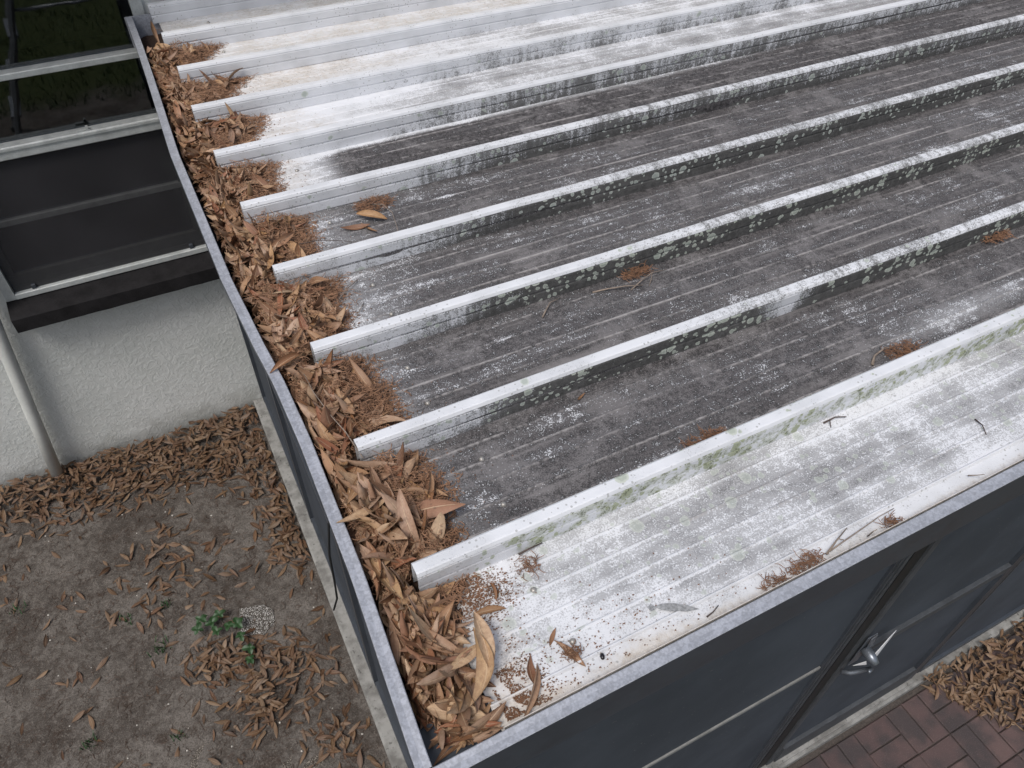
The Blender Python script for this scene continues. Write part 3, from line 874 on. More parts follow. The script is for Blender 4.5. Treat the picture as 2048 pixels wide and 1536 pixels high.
side = empty('porch_wall', (0.08, 1.5, GZ))
tag(side, 'narrow view of the dark screened porch side under the gutter', 'screen wall')
def sp_(mb, name, mat):
    o = mb.build(name, mat, side)
    o.location = (-0.08, -1.5, -GZ)
    return o
for y0 in (0.165, 1.16, 2.12, HY - 0.055):
    sp_(MB().box((0.082, y0, GZ + 0.056), (0.130, y0 + 0.05, -0.121), 0.002), 'post', M['bronze'])
for (a, b) in ((0.216, 1.159), (1.211, 2.119), (2.171, HY - 0.056)):
    sp_(MB().box((0.084, a, GZ + 0.0565), (0.128, b, GZ + 0.106), 0.002), 'bottom_rail', M['bronze'])
    sp_(MB().box((0.086, a, -1.178), (0.124, b, -1.140), 0.002), 'rail', M['bronze'])
    for (z0, z1) in ((GZ + 0.107, -1.179), (-1.139, -0.122)):
        sp_(MB().add([(0.10, a, z0), (0.10, b, z0), (0.10, b, z1), (0.10, a, z1)], [(0, 1, 2, 3)]), 'screen', M['screen'])
# loose spline cord hanging below the gutter
cd = MB().tube([(0.040, 0.62, -0.121), (0.020, 0.605, -0.16), (0.004, 0.60, -0.26), (-0.001, 0.598, -0.36), (-0.006, 0.60, -0.44), (-0.020, 0.61, -0.50)], 0.0026, 6).build('spline_cord', M['black'])
tag(cd, 'thin black screen cord hanging loose below the gutter', 'cord')

# ------------------------------------------------------------------ leaves
def leaf_mesh(i, nl=9, nw=4, flat=1.0, shape=None):
    r = random.Random(100 + i)
    wr = r.uniform(0.19, 0.29)
    bend = r.choice([-1, 1, 1]) * r.uniform(0.15, 1.5)
    cup = r.uniform(0.1, 1.5) * flat
    bend *= flat
    tw = r.uniform(-0.9, 0.9)
    side = r.uniform(-0.25, 0.25)
    pk = r.uniform(0.42, 0.60)
    wav = r.uniform(0.0, 0.05)
    if shape: wr, bend, cup, tw, side, pk = shape
    vs, uv = [], []
    umax = r.uniform(0.5, 0.8) if (i % 7 == 3 and shape is None) else 1.0
    for a in range(nl + 1):
        u = a / nl * umax
        e = math.sin(math.pi * min(1.0, max(0.0, u ** (math.log(0.5) / math.log(pk)))))
        wdt = wr * 0.5 * (max(0.0, e) ** 0.86) + 0.004
        th = bend * (u - 0.5)
        # arc along x
        if abs(bend) > 1e-3:
            cx, cz = math.sin(th) / bend, (1 - math.cos(th)) / bend
        else:
            cx, cz = u - 0.5, 0
        cy = side * 0.25 * (u - 0.5) ** 2 * 2
        ta = tw * (u - 0.5)
        for b in range(nw + 1):
            v = b / nw * 2 - 1
            ca = cup * v
            ly = wdt * (math.sin(ca) / cup if abs(cup) > 0.05 else v)
            lz = wdt * ((1 - math.cos(ca)) / cup if abs(cup) > 0.05 else 0) + wav * wr * math.sin(u * 9 + i) * v * v * (1 if b < nw / 2 else -1)
            lz += 0.06 * wr * abs(v) 
            y_, z_ = ly * math.cos(ta) - lz * math.sin(ta), ly * math.sin(ta) + lz * math.cos(ta)
            vs.append((cx - z_ * math.sin(th), cy + y_, cz + z_ * math.cos(th)))
            if umax < 1 and a == nl:
                q = vs[-1]
                vs[-1] = (q[0] + r.uniform(-0.10, 0.04), q[1], q[2])
            uv.append((u, b / nw))
    fs = [(a * (nw + 1) + b, (a + 1) * (nw + 1) + b, (a + 1) * (nw + 1) + b + 1, a * (nw + 1) + b + 1) for a in range(nl) for b in range(nw)]
    return np.array(vs), fs, np.array(uv)
NLEAF = 26
PROTO = [leaf_mesh(i) for i in range(NLEAF)]
PROTO_LO = [leaf_mesh(i, 7, 2) for i in range(NLEAF)]
PROTO_FLAT = [leaf_mesh(i, 7, 2, 0.4) for i in range(NLEAF)]

def mk_leaf(vs, fs, uv, rnd, mat, name='dry_leaf'):
    me = bpy.data.meshes.new(name)
    me.from_pydata([tuple(v) for v in vs], [], [tuple(f) for f in fs])
    ul = me.uv_layers.new(name='UVMap')
    li = np.empty(len(me.loops), dtype=np.int32)
    me.loops.foreach_get('vertex_index', li)
    ul.data.foreach_set('uv', np.asarray(uv)[li].astype(np.float32).ravel())
    me.polygons.foreach_set('use_smooth', [True] * len(me.polygons))
    fattr(me, 'rnd', rnd)
    me.materials.append(mat)
    me.update()
    return me
LEAF_ME = [mk_leaf(v, f, u, np.zeros(len(v)), M['leaf']) for v, f, u in PROTO]

def merge_leaves(items, mat, name, protos=PROTO_LO):
    """items: (proto, Matrix3x3 np, loc np)"""
    V, F, U, Rn, b = [], [], [], [], 0
    for (i, m3, loc) in items:
        v, f, u = protos[i]
        V.append(v @ m3.T + loc)
        F.append(np.array(f) + b)
        U.append(u)
        Rn.append(np.full(len(v), random.random()))
        b += len(v)
    me = mk_leaf(np.concatenate(V), np.concatenate(F), np.concatenate(U), np.concatenate(Rn), mat, name)
    return link(name, me)

def rotm(rx, ry_, rz):
    return np.array(Euler((rx, ry_, rz), 'XYZ').to_matrix())

# outline of the litter on each pan: (near the lower rib, near the upper rib)
EDGE = {0: (0.10, 0.215), 1: (0.225, 0.235), 2: (0.235, 0.230), 3: (0.215, 0.262), 4: (0.23, 0.27), 5: (0.20, 0.275), 6: (0.19, 0.33), 7: (0.17, 0.335), 8: (0.15, 0.32), 9: (0.12, 0.14), 10: (0.12, 0.14)}
def pan_of(y):
    return 0 if y < ry(0) else int((y - RY0) / PITCH) + 1
def edge(y):
    k = pan_of(y)
    a = 0.03 if k == 0 else ry(k - 1) + 0.015
    b = ry(k) - 0.015
    t = min(1, max(0, (y - a) / (b - a)))
    e = EDGE[min(k, 10)]
    return e[0] + (e[1] - e[0]) * t ** (3.0 if k == 0 else 1.3) + 0.034 * nz(y * 11, 4) + 0.016 * nz(y * 37, 9)
def ztop(x, y):
    """top of the packed litter in the gutter"""
    z = -0.040 + 0.026 * sm(0.02, 0.09, x) - 0.006 * sm(0.11, 0.2, x)
    z += 0.010 * nz(x * 14, y * 9, 1)
    z -= 0.020 * sm(0.36, 0.14, y) + 0.022 * sm(0.085, 0.12, x) * sm(0.30, 0.2, y)
    z -= 0.055 * sm(2.72, 2.90, y)
    if x > 0.13:
        f = sm(edge(y) + 0.005, 0.13, x)
        z = PZ + 0.004 + 0.026 * f
    return z
def blocked(w3, k):
    """leaf vertices: inside a rib, through the lip or under a pan"""
    x, y, z = w3[:, 0], w3[:, 1], w3[:, 2]
    bx = np.interp(y, [p[0] for p in BOWP], [p[1] for p in BOWP])
    if np.any((x < bx + LW + 0.002) & (z < 0.004)): return True
    if np.any(x < bx + LW + 0.001) and random.random() < 0.97: return True
    if np.any(x < bx + 0.010): return True
    if np.any((y < 0.034) & (z < 0.006)) or np.any(y < 0.012): return True
    yk = np.abs((y - RY0 + PITCH / 2) % PITCH - PITCH / 2)
    if np.any((yk < 0.0175) & (x > 0.100) & (z < RT + 0.003) & (y > 0.2)): return True
    return False

items = []
tries = 0
def try_leaf(x, y, zoff, L, tilt, rz=None, proto=None):
    i = random.randrange(NLEAF) if proto is None else proto
    if rz is None:
        rz = random.gauss(math.pi / 2, 0.55) + random.choice((0, math.pi)) if random.random() < 0.55 else random.uniform(0, 2 * math.pi)
    rx = random.gauss(0, tilt)
    if random.random() < 0.4: rx += math.pi
    m3 = rotm(rx, random.gauss(0, tilt * 0.65), rz) * L
    loc = np.array((x, y, ztop(x, y) + zoff))
    w3 = PROTO[i][0] @ m3.T + loc
    over = w3[:, 0] > 0.128
    if over.any():
        low = (PZ + 0.0022) - w3[over, 2].min()
        if low > 0:
            if low > 0.03: return None
            loc[2] += low
            w3[:, 2] += low
    if blocked(w3, 0): return None
    return (i, m3, loc)
# packed layers, bottom to top
for layer, (cnt, zo, tilt) in enumerate(((560, -0.026, 0.4), (1100, -0.014, 0.55), (1500, -0.003, 0.65))):
    done = t_ = 0
    while done < cnt and t_ < cnt * 14:
        t_ += 1
        y = 0.04 + 2.72 * random.random() ** 0.93
        e = edge(y)
        x = 0.035 + (e - 0.025) * random.random()
        if x > 0.135 and random.random() < (0.80 if layer == 2 else 0.6): continue
        if x > e - 0.035: continue
        if y < 0.29 and x > 0.118: continue
        if y < 0.30 and layer == 2 and random.random() < 0.3: continue
        if layer == 2 and y > 0.3 and nz(x * 9, y * 9, 12) > 0.16 and random.random() < 0.8: continue
        L = random.uniform(0.055, 0.122) * (1.25 if y < 0.32 else 1.2 if y < 0.6 else (1.05 if y < 1.2 else 0.92))
        if y > 2.6: L *= 0.8
        it = try_leaf(x, y, zo + random.gauss(0, 0.006), L, tilt)
        if it is None: continue
        items.append((layer, it))
        done += 1
done = t_ = 0
while done < 190 and t_ < 9000:
    t_ += 1
    y = random.uniform(0.04, 0.32)
    x = random.uniform(0.036, 0.122)
    it = try_leaf(x, y, random.uniform(-0.03, 0.006), random.uniform(0.07, 0.135), 0.9)
    if it is None: continue
    items.append((2 if it[2][2] > ztop(x, y) - 0.016 else 1, it))
    done += 1
done = t_ = 0
while done < 40 and t_ < 12000:
    t_ += 1
    it = try_leaf(random.uniform(0.05, 0.115), random.uniform(0.044, 0.075), random.uniform(-0.012, 0.012), random.uniform(0.045, 0.085), 0.5, random.choice((0, math.pi)) + random.gauss(0, 0.35))
    if it is None: continue
    items.append((2 if done % 2 else 1, it))
    done += 1
# leaves propped upright between the lip and the pan ends
t_ = done = 0
while done < 150 and t_ < 6000:
    t_ += 1
    y = 0.06 + 2.5 * random.random() ** 1.3
    x = random.uniform(0.04, 0.125)
    it = try_leaf(x, y, random.uniform(-0.005, 0.014), random.uniform(0.07, 0.11) * (1.15 if y < 0.7 else 0.95), 1.15)
    if it is None: continue
    items.append((3, it))
    done += 1
def size_in_view(it):
    d = (Vector(it[2]) - CAM).length
    return np.linalg.norm(it[1][:, 0]) / d
top = sorted([it for l, it in items if l >= 2], key=lambda q: -size_in_view(q))
low = [it for l, it in items if l < 2]
SINGLE = 270
def euler_of(m3):
    s = np.linalg.norm(m3[:, 0])
    return Matrix((m3 / s).tolist()).to_euler(), s
for it in top[:SINGLE]:
    e, s = euler_of(it[1])
    y = it[2][1]
    o = link('dry_leaf', LEAF_ME[it[0]], None, None, loc=it[2], rot=e, scale=s)
    zone = 'in the gutter corner' if y < 0.33 else 'in gutter between ribs one and two' if y < 0.64 else 'in gutter between ribs two and three' if y < 0.95 else 'in gutter beyond the third rib'
    sidew = 'beside the lip' if it[2][0] < 0.068 else 'against the roof pans' if it[2][0] > 0.105 else 'midway'
    nrm = abs(it[1][2, 2]) / s
    how = 'lying flat' if nrm > 0.86 else 'tilted' if nrm > 0.5 else 'standing on edge'
    lb = f'dry leaf {how} {zone}, {sidew}'
    tag(o, lb, 'leaf', f'leaves {how} {zone}, {sidew}')
lit = merge_leaves(low + top[SINGLE:], M['leaf'], 'gutter_leaf_litter')
tag(lit, 'brown leaves packed along the whole length of the gutter', 'leaf litter', kind='stuff')

# single leaves lying where one can point at them -----------------------------
def place_leaf(x, y, z, L, rz, rx=0.0, ry_=0.0, proto=0, label='', mat=None, name='dry_leaf'):
    me = LEAF_ME[proto % NLEAF]
    if mat is not None:
        me = me.copy()
        me.materials.clear()
        me.materials.append(mat)
    m3 = rotm(rx, ry_, rz) * L
    w3 = PROTO[proto % NLEAF][0] @ m3.T + np.array((x, y, z))
    if z > -1 and x > 0.14:
        lo = w3[:, 2].min()
        z += (PZ + 0.0020) - lo
    o = link(name, me, None, None, loc=(x, y, z), rot=(rx, ry_, rz), scale=L)
    return tag(o, label, 'leaf')
def hero(x, y, z, L, rz, rx, ry_, shape, rnd, label):
    v, f, u = leaf_mesh(0, 12, 6, 1.0, shape)
    me = mk_leaf(v, f, u, np.full(len(v), rnd), M['leaf_tan'])
    o = link('dry_leaf', me, None, None, loc=(x, y, z), rot=(rx, ry_, rz), scale=L)
    return tag(o, label, 'leaf')
# shape: width ratio, bend, cup, twist, sideways, widest point
hero(0.166, 0.166, 0.002, 0.100, 1.42, 0.30, -0.20, (0.31, -0.5, 0.7, 0.15, 0.1, 0.5), 0.3, 'long pale tan leaf standing over the pan edge near the front corner')
hero(0.152, 0.126, -0.010, 0.132, 1.10, -0.30, -0.10, (0.25, 1.0, 0.8, 0.5, 1.2, 0.5), 0.55, 'longest curled tan leaf hanging over the pan edge at the front corner')
hero(0.130, 0.158, -0.010, 0.080, 0.25, 0.45, 0.05, (0.26, 0.5, 0.6, 0.2, 0.1, 0.5), 0.8, 'yellowish tan leaf lying across the pan edge at the front corner')
hero(0.082, 0.090, -0.026, 0.095, -0.55, 0.25, 0.10, (0.38, 0.4, 0.5, 0.1, 0.0, 0.45), 0.0, 'broad smooth brown leaf in the gutter beside the corner')
hero(0.062, 0.345, -0.006, 0.125, 1.75, 0.35, 0.10, (0.26, 0.6, 0.9, 0.2, 0.2, 0.5), 0.42, 'long mauve brown leaf beside the lip opposite the first rib')
hero(0.075, 0.480, 0.004, 0.110, 0.15, -0.3, 0.05, (0.24, 0.7, 0.8, 0.2, 0.2, 0.5), 0.56, 'long pale leaf across the litter between the first two ribs')
place_leaf(0.292, 0.098, 0.0, 0.068, -1.15, 0.3, 0.1, 6, 'small brown leaf with a frayed tuft on the white front pan')
place_leaf(0.278, 0.135, 0.0, 0.036, 0.75, 0.3, 0.0, 9, 'tiny dark red leaf scrap on the white front pan')
place_leaf(0.205, 0.068, 0.0, 0.100, 0.85, 0.95, 0.1, 14, 'pale tan leaf leaning on the inside of the front fascia')
place_leaf(0.218, 0.100, 0.0, 0.058, 1.25, 0.5, 0.0, 16, 'narrow tan leaf on the rusty crumbs of the front pan')
place_leaf(0.205, 0.225, 0.0, 0.060, -0.25, 0.15, 0.0, 18, 'flat pinkish brown leaf on the crumbs by the first rib')
place_leaf(0.228, 0.255, 0.0, 0.040, 1.45, 0.3, 0.0, 20, 'small orange leaf on the crumbs beside the first rib')
place_leaf(0.372, 1.405, 0.0, 0.085, -0.25, 0.25, 0.0, 12, 'tan leaf on the dark pan at the cluster beyond the fourth rib')
place_leaf(0.400, 1.385, 0.0, 0.078, 1.9, 0.45, 0.1, 2, 'pale curled leaf nearest the fourth rib in the pan cluster')
place_leaf(0.425, 1.425, 0.0, 0.092, -0.6, 0.4, 0.1, 15, 'reddish brown leaf with a long stalk in the pan cluster')
place_leaf(0.602, 0.590, 0.0, 0.034, 0.4, 0.2, 0.1, 22, 'small pale leaf scrap alone on the dark pan behind the nearest rib')
place_leaf(0.225, 2.12, 0.06, 0.10, 1.0, 0.8, 0.4, 4, 'tan leaf standing upright against the seventh rib')
place_leaf(0.100, 2.93, -0.030, 0.10, 1.7, 0.3, -1.1, 7, 'dark brown leaf standing upright at the far gutter end')
place_leaf(0.055, 0.93, 0.010, 0.088, 0.4, 0.35, 0.0, 19, 'broad pale tan leaf on the litter beside the lip, level with the third rib')
place_leaf(0.090, 0.985, 0.012, 0.080, 0.9, 0.5, 0.2, 21, 'broad reddish leaf on top of the litter just past the third rib')

# mould packed under the leaves ----------------------------------------------
mb = MB()
def gm(u, v):
    y = 0.03 + 3.03 * v
    x = 0.034 + 0.098 * u
    z = ztop(min(x, 0.125), y) - 0.030 + 0.016 * sm(0.16, 0.08, y) + 0.004 * nz(x * 90, y * 90)
    if y > 2.75: z = ztop(min(x, 0.125), y) - 0.010 + 0.004 * nz(x * 90, y * 90)
    return (x, y, max(z, -0.112))
mb.grid(12, 260, gm)
for k in range(0, 9):
    a = 0.036 if k == 0 else ry(k - 1) + 0.017
    b = ry(k) - 0.0165
    def pm(u, v, a=a, b=b):
        y = a + (b - a) * v
        x = 0.137 + 0.21 * u
        f = sm(edge(y) + 0.004, 0.15, x)
        if k == 0 : f *= 0.5
        h = -0.003 + f * 0.017 + 0.006 * nz(x * 60, y * 60, 2) + 0.004 * nz(x * 160, y * 160, 7)
        if x > edge(y) + 0.012: h = -0.006
        return (x, y, PZ + h)
    mb.grid(40, 50, pm)
mo = mb.build('leaf_mould', M['mulch'])
tag(mo, 'dark crumbly leaf mould under the gutter leaves', 'leaf mould', kind='stuff')

# stringy catkins --------------------------------------------------------------
def strands(pts_fn, count, lmin, lmax, wd, seed=0):
    r = np.random.default_rng(seed)
    V, F, b = [], [], 0
    for i in range(count):
        q = pts_fn(r)
        if q is None: continue
        x, y, z, sc_ = q
        L = r.uniform(lmin, lmax) * sc_
        th = r.uniform(0, 2 * math.pi)
        cur = r.normal(0, 1.4)
        p = np.array((x, y, z))
        d = np.array((math.cos(th), math.sin(th), r.normal(0, 0.25)))
        pts = [p]
        for s in range(4):
            th += cur * 0.5 + r.normal(0, 0.35)
            d = np.array((math.cos(th), math.sin(th), d[2] + r.normal(-0.05, 0.25)))
            p = p + d / np.linalg.norm(d) * L / 4
            p[2] = max(p[2], z - 0.002)
            pts.append(p)
        for s, p in enumerate(pts):
            wv = wd * (1.0 if 0 < s < 4 else 0.5)
            t = pts[min(s + 1, 4)] - pts[max(s - 1, 0)]
            t = t / (np.linalg.norm(t) + 1e-9)
            sde = np.cross(t, (0, 0, 1.0))
            sde = sde / (np.linalg.norm(sde) + 1e-9)
            V += [p + sde * wv, p - sde * wv, p + np.array((0, 0, wv * 1.4))]
        for s in range(4):
            for e in range(3):
                F.append((b + s * 3 + e, b + s * 3 + (e + 1) % 3, b + (s + 1) * 3 + (e + 1) % 3, b + (s + 1) * 3 + e))
        b += 15
    mb = MB()
    mb.v = [tuple(v) for v in V]
    mb.f = F
    mb.sm = [False] * len(F)
    return mb
def on_pans(r):
    y = r.uniform(0.06, 2.76)
    k = pan_of(y)
    if abs((y - RY0 + PITCH / 2) % PITCH - PITCH / 2) < 0.019: return None
    e = edge(y)
    x = e - 0.004 + r.normal(0, 0.016) - abs(r.normal(0, 0.05))
    if k == 0 and r.random() < 0.35: return None
    if x < 0.10: return None
    f = sm(e + 0.004, 0.15, x)
    return (x, y, PZ + 0.003 + (0.030 * f if k else 0.010 * f) * r.uniform(0.5, 1.5), 1.0)
def in_gutter(r):
    y = r.uniform(0.25, 2.9)
    x = r.uniform(0.045, 0.17)
    if abs((y - RY0 + PITCH / 2) % PITCH - PITCH / 2) < 0.019 and x > 0.09: return None
    c_ = nz(x * 9, y * 9, 12)
    if c_ < 0.08: return None
    return (x, y, ztop(x, y) + r.uniform(0.0, 0.006 + 0.03 * min(0.5, c_)), 1.1)
s1 = strands(on_pans, 15000, 0.010, 0.032, 0.0008, 1)
s2 = strands(in_gutter, 5500, 0.012, 0.035, 0.0008, 2)
s1.add(s2.v, s2.f)
ct = s1.build('catkin_litter', M['strand'])
tag(ct, 'tangle of fine brown catkins and stalks along the pan ends', 'catkin litter', kind='stuff')

# rusty crumbs on the front pan
cr_v, cr_f = [], []
r_ = random.Random(5)
def crumb(x, y, z, s):
    b = len(cr_v)
    pts = [(1, 0, 0), (-0.6, 0.8, 0), (-0.5, -0.9, 0), (0, 0, 1)]
    a = r_.uniform(0, 6.28)
    for (p, q, h) in pts:
        cr_v.append((x + s * (p * math.cos(a) - q * math.sin(a)), y + s * (p * math.sin(a) + q * math.cos(a)) * r_.uniform(0.5, 1), z + h * s * 0.8))
    cr_f.extend([(b, b + 1, b + 3), (b + 1, b + 2, b + 3), (b + 2, b, b + 3)])
for _ in range(5200):
    u = r_.random()
    if u < 0.42:
        x, y = 0.150 + abs(r_.gauss(0, 0.045)), 0.045 + abs(r_.gauss(0, 0.055))
        if nz(x * 40, y * 40, 3) < -0.12: continue
    elif u < 0.72:
        x, y = r_.gauss(0.205, 0.03), r_.gauss(0.258, 0.024)
    elif u < 0.80:
        x, y = r_.gauss(0.34, 0.14), 0.05 + abs(r_.gauss(0, 0.07))
    else:
        k = r_.randrange(1, 8)
        y = ry(k - 1) + 0.02 + (PITCH - 0.04) * r_.random()
        x = edge(y) + r_.expovariate(1 / 0.03)
    if x < 0.137 or y < 0.038: continue
    if abs((y - RY0 + PITCH / 2) % PITCH - PITCH / 2) < 0.018 and y > 0.25: continue
    crumb(x, y, PZ + 0.0018, r_.uniform(0.0008, 0.0028))
cmb = MB().add(cr_v, cr_f)
tag(cmb.build('rusty_crumbs', M['cedar']), 'rust brown crumbs scattered on the pans', 'crumbs', kind='stuff')

# ------------------------------------------------------------------ small things on the roof
ZF = PZ + 0.003
def twig(pts, r, label, mat='twig', forks=()):
    p0 = Vector(pts[0])
    t = empty('twig', p0)
    tag(t, label, 'twig')
    loc = [Vector(p) - p0 for p in pts]
    rs = [r * (1.0 - 0.55 * i / (len(loc) - 1)) for i in range(len(loc))]
    MB().tube(loc, rs, 7).build('stem', M[mat], t)
    for f in forks:
        MB().tube([Vector(q) - p0 for q in f], [r * 0.6] * (len(f) - 1) + [r * 0.35], 6).build('side_stem', M[mat], t)
    return t
twig([(0.654, 0.858, ZF), (0.672, 0.873, ZF + 0.005), (0.693, 0.891, ZF + 0.007), (0.728, 0.900, ZF + 0.003)], 0.0021, 'short bent pale twig left of the cedar scrap on the second dark pan')
twig([(0.812, 0.886, ZF), (0.850, 0.876, ZF + 0.005), (0.895, 0.864, ZF + 0.007), (0.939, 0.851, ZF + 0.004)], 0.0024, 'straight pale twig just below the cedar scrap on the second dark pan')
twig([(0.905, 0.852, ZF), (0.945, 0.866, ZF + 0.006), (0.985, 0.879, ZF + 0.008), (1.030, 0.878, ZF + 0.004)], 0.0018, 'forked pale twig right of the cedar scrap on the second dark pan', forks=[[(0.985, 0.879, ZF + 0.008), (0.972, 0.862, ZF + 0.004), (0.955, 0.845, ZF)]])
twig([(1.255, 0.382, ZF), (1.275, 0.398, ZF + 0.006), (1.310, 0.405, ZF + 0.009), (1.345, 0.400, ZF + 0.006)], 0.0034, 'thick grey twig under the cedar sprig behind the nearest rib')
twig([(0.815, 0.050, ZF + 0.006), (0.845, 0.053, ZF + 0.008), (0.905, 0.060, ZF + 0.006), (0.955, 0.066, ZF + 0.005), (0.992, 0.066, ZF + 0.008)], 0.0016, 'long thin curved stalk beside the front fascia')
twig([(0.805, 0.048, ZF + 0.006), (0.838, 0.060, ZF + 0.010), (0.875, 0.072, ZF + 0.012)], 0.0022, 'short straight grey twig with a stub beside the front fascia', 'twig', [[(0.845, 0.062, ZF + 0.010), (0.856, 0.056, ZF + 0.006)]])
twig([(1.332, 0.160, ZF), (1.328, 0.140, ZF + 0.004), (1.318, 0.119, ZF)], 0.0018, 'short black twig alone on the white front pan at the right', 'twig_dark')
twig([(0.300, 0.300, ZF + 0.004), (0.325, 0.301, ZF + 0.006), (0.350, 0.3025, ZF + 0.004)], 0.0022, 'small dark twig pressed against the nearest rib by the screw', 'twig_dark')
twig([(0.535, 0.048, ZF), (0.548, 0.049, ZF + 0.004), (0.566, 0.056, ZF + 0.002)], 0.0016, 'tiny dark twig by the fascia below the grey feather shape', 'twig_dark')
twig([(1.192, 0.060, ZF + 0.002), (1.200, 0.050, ZF + 0.01), (1.206, 0.041, ZF + 0.02)], 0.0014, 'thin stalk standing at the fascia toward the right edge', 'twig')
twig([(0.905, 0.044, ZF + 0.002), (0.906, 0.041, ZF + 0.02), (0.909, 0.038, ZF + 0.032)], 0.0014, 'thin grey stalk standing at the fascia beside the brown scraps', 'twig')
twig([(0.445, 1.49, ZF + 0.005), (0.470, 1.45, ZF + 0.020), (0.478, 1.40, ZF + 0.022), (0.470, 1.345, ZF + 0.012), (0.455, 1.29, ZF + 0.004)], 0.0014, 'long arched stalk rising from the leaf cluster beyond the fourth rib')
twig([(0.19, 1.37, ZF + 0.022), (0.26, 1.365, ZF + 0.020), (0.32, 1.345, ZF + 0.012), (0.385, 1.31, ZF + 0.004)], 0.0013, 'thin dark stalk lying from the litter toward the fourth rib', 'twig_dark')
twig([(0.285, 1.095, ZF), (0.268, 1.070, ZF + 0.006), (0.235, 1.030, ZF + 0.004)], 0.0012, 'straw coloured stalk on the pan edge behind the third rib')
twig([(0.30, 1.185, ZF + 0.002), (0.27, 1.16, ZF + 0.008), (0.232, 1.125, ZF + 0.008)], 0.0013, 'thin straw stalk in the catkins in front of the fourth rib')
twig([(0.115, 0.60, 0.012), (0.105, 0.67, 0.020), (0.092, 0.73, 0.018), (0.080, 0.80, 0.022), (0.078, 0.87, 0.016)], 0.0014, 'long thin stalk lying along the gutter litter before the third rib')
twig([(1.55, 1.30, ZF), (1.60, 1.305, ZF + 0.005), (1.655, 1.315, ZF + 0.003)], 0.0018, 'pale twig on the dark pan beyond the fourth rib at the right')
twig([(1.66, 1.285, ZF), (1.70, 1.27, ZF + 0.006), (1.735, 1.26, ZF + 0.002)], 0.0020, 'dark twig on the dark pan beyond the fourth rib at the right', 'twig_dark', [[(1.70, 1.27, ZF + 0.006), (1.72, 1.25, ZF + 0.002)]])
twig([(0.700, 2.585, ZF + 0.002), (0.735, 2.590, ZF + 0.006), (0.76, 2.61, ZF + 0.003)], 0.0026, 'small brown twig on the clean white pan far back', 'twig_dark')
twig([(1.03, 0.297, ZF), (1.06, 0.296, ZF + 0.005), (1.085, 0.288, ZF + 0.002)], 0.0022, 'dark curled twig on the white pan under the nearest rib', 'twig_dark', [[(1.045, 0.2965, ZF + 0.004), (1.035, 0.280, ZF)]])

def sprig(x, y, rx_, ry2, cnt, label, seed, name='cedar_sprig', lmax=0.04, dirv=None):
    def fn(r):
        a, d = r.uniform(0, 6.283), math.sqrt(r.random())
        return (math.cos(a) * d * rx_, math.sin(a) * d * ry2, r.uniform(0, 0.012), 1)
    mb = strands(fn, int(cnt * 1.8), 0.008, lmax * 0.75, 0.0007, seed)
    o = mb.build(name, M['cedar'], loc=(x, y, PZ + 0.004))
    return tag(o, label, 'dry sprig', kind='stuff' if False else None)
sprig(1.345, 0.385, 0.045, 0.022, 110, 'rust brown cedar sprig behind the nearest rib', 31)
sprig(1.935, 0.602, 0.050, 0.020, 120, 'rust brown cedar sprig under the second rib at the right edge', 32)
sprig(0.790, 0.372, 0.032, 0.014, 70, 'small orange brown cedar sprig behind the nearest rib', 33)
sprig(0.735, 0.372, 0.018, 0.010, 24, 'tiny orange cedar scrap left of the small sprig', 34)
sprig(0.950, 0.900, 0.045, 0.012, 90, 'dark red brown cedar scrap under the third rib', 35)
sprig(0.765, 0.052, 0.034, 0.010, 60, 'rust brown scrap against the front fascia', 36)
sprig(0.695, 0.046, 0.045, 0.006, 50, 'long rust brown scrap along the front fascia left of the stalk', 37)
sprig(0.965, 0.047, 0.020, 0.007, 30, 'small brown scrap against the fascia right of the long stalk', 38)
sprig(0.455, 1.485, 0.055, 0.030, 260, 'brown catkin clump in the pan cluster beyond the fourth rib', 39, 'catkin_clump', 0.03)
sprig(0.305, 0.272, 0.02, 0.016, 30, 'rusty scrap beside the screw under the nearest rib', 40)
sprig(0.295, 0.096, 0.016, 0.010, 40, 'frayed brown tuft on the small leaf on the front pan', 41, 'frayed_tuft', 0.02)
sd_ = MB().tube([(-0.006, 0, 0.004), (-0.004, 0, 0.004), (0, 0, 0.004), (0.004, 0, 0.004), (0.006, 0, 0.004)], [0.0008, 0.0032, 0.0042, 0.0032, 0.0008], 10).build('seed', M['seed'], loc=(0.336, 0.068, PZ + 0.001), rot=(0, 0, 1.2))
tag(sd_, 'small shiny black seed on the white front pan', 'seed')
fe = MB()
fpts = [(0.0, 0.0), (0.012, 0.006), (0.03, 0.0085), (0.055, 0.007), (0.078, 0.0)]
vs = [(x, y, 0.0012) for x, y in fpts] + [(x, -y * 0.8, 0.0012) for x, y in fpts[1:-1]] + [(-0.006, 0.006, 0.001), (-0.012, -0.002, 0.001), (-0.006, -0.009, 0.001), (0.002, -0.004, 0.001)]
fe.add(vs, [(0, 5, 6, 7, 4, 3, 2, 1), (0, 8, 9, 10, 11)])
o = fe.build('flat_feather', simple('grey_feather', (0.26, 0.265, 0.27), 0.8, 0, 0.5, 200, 0), loc=(0.464, 0.104, PZ + 0.004), rot=(0, 0, -0.52))
tag(o, 'flat grey feather shaped scrap stuck to the white front pan', 'scrap')
o.modifiers.new('t', 'SOLIDIFY').thickness = 0.0008

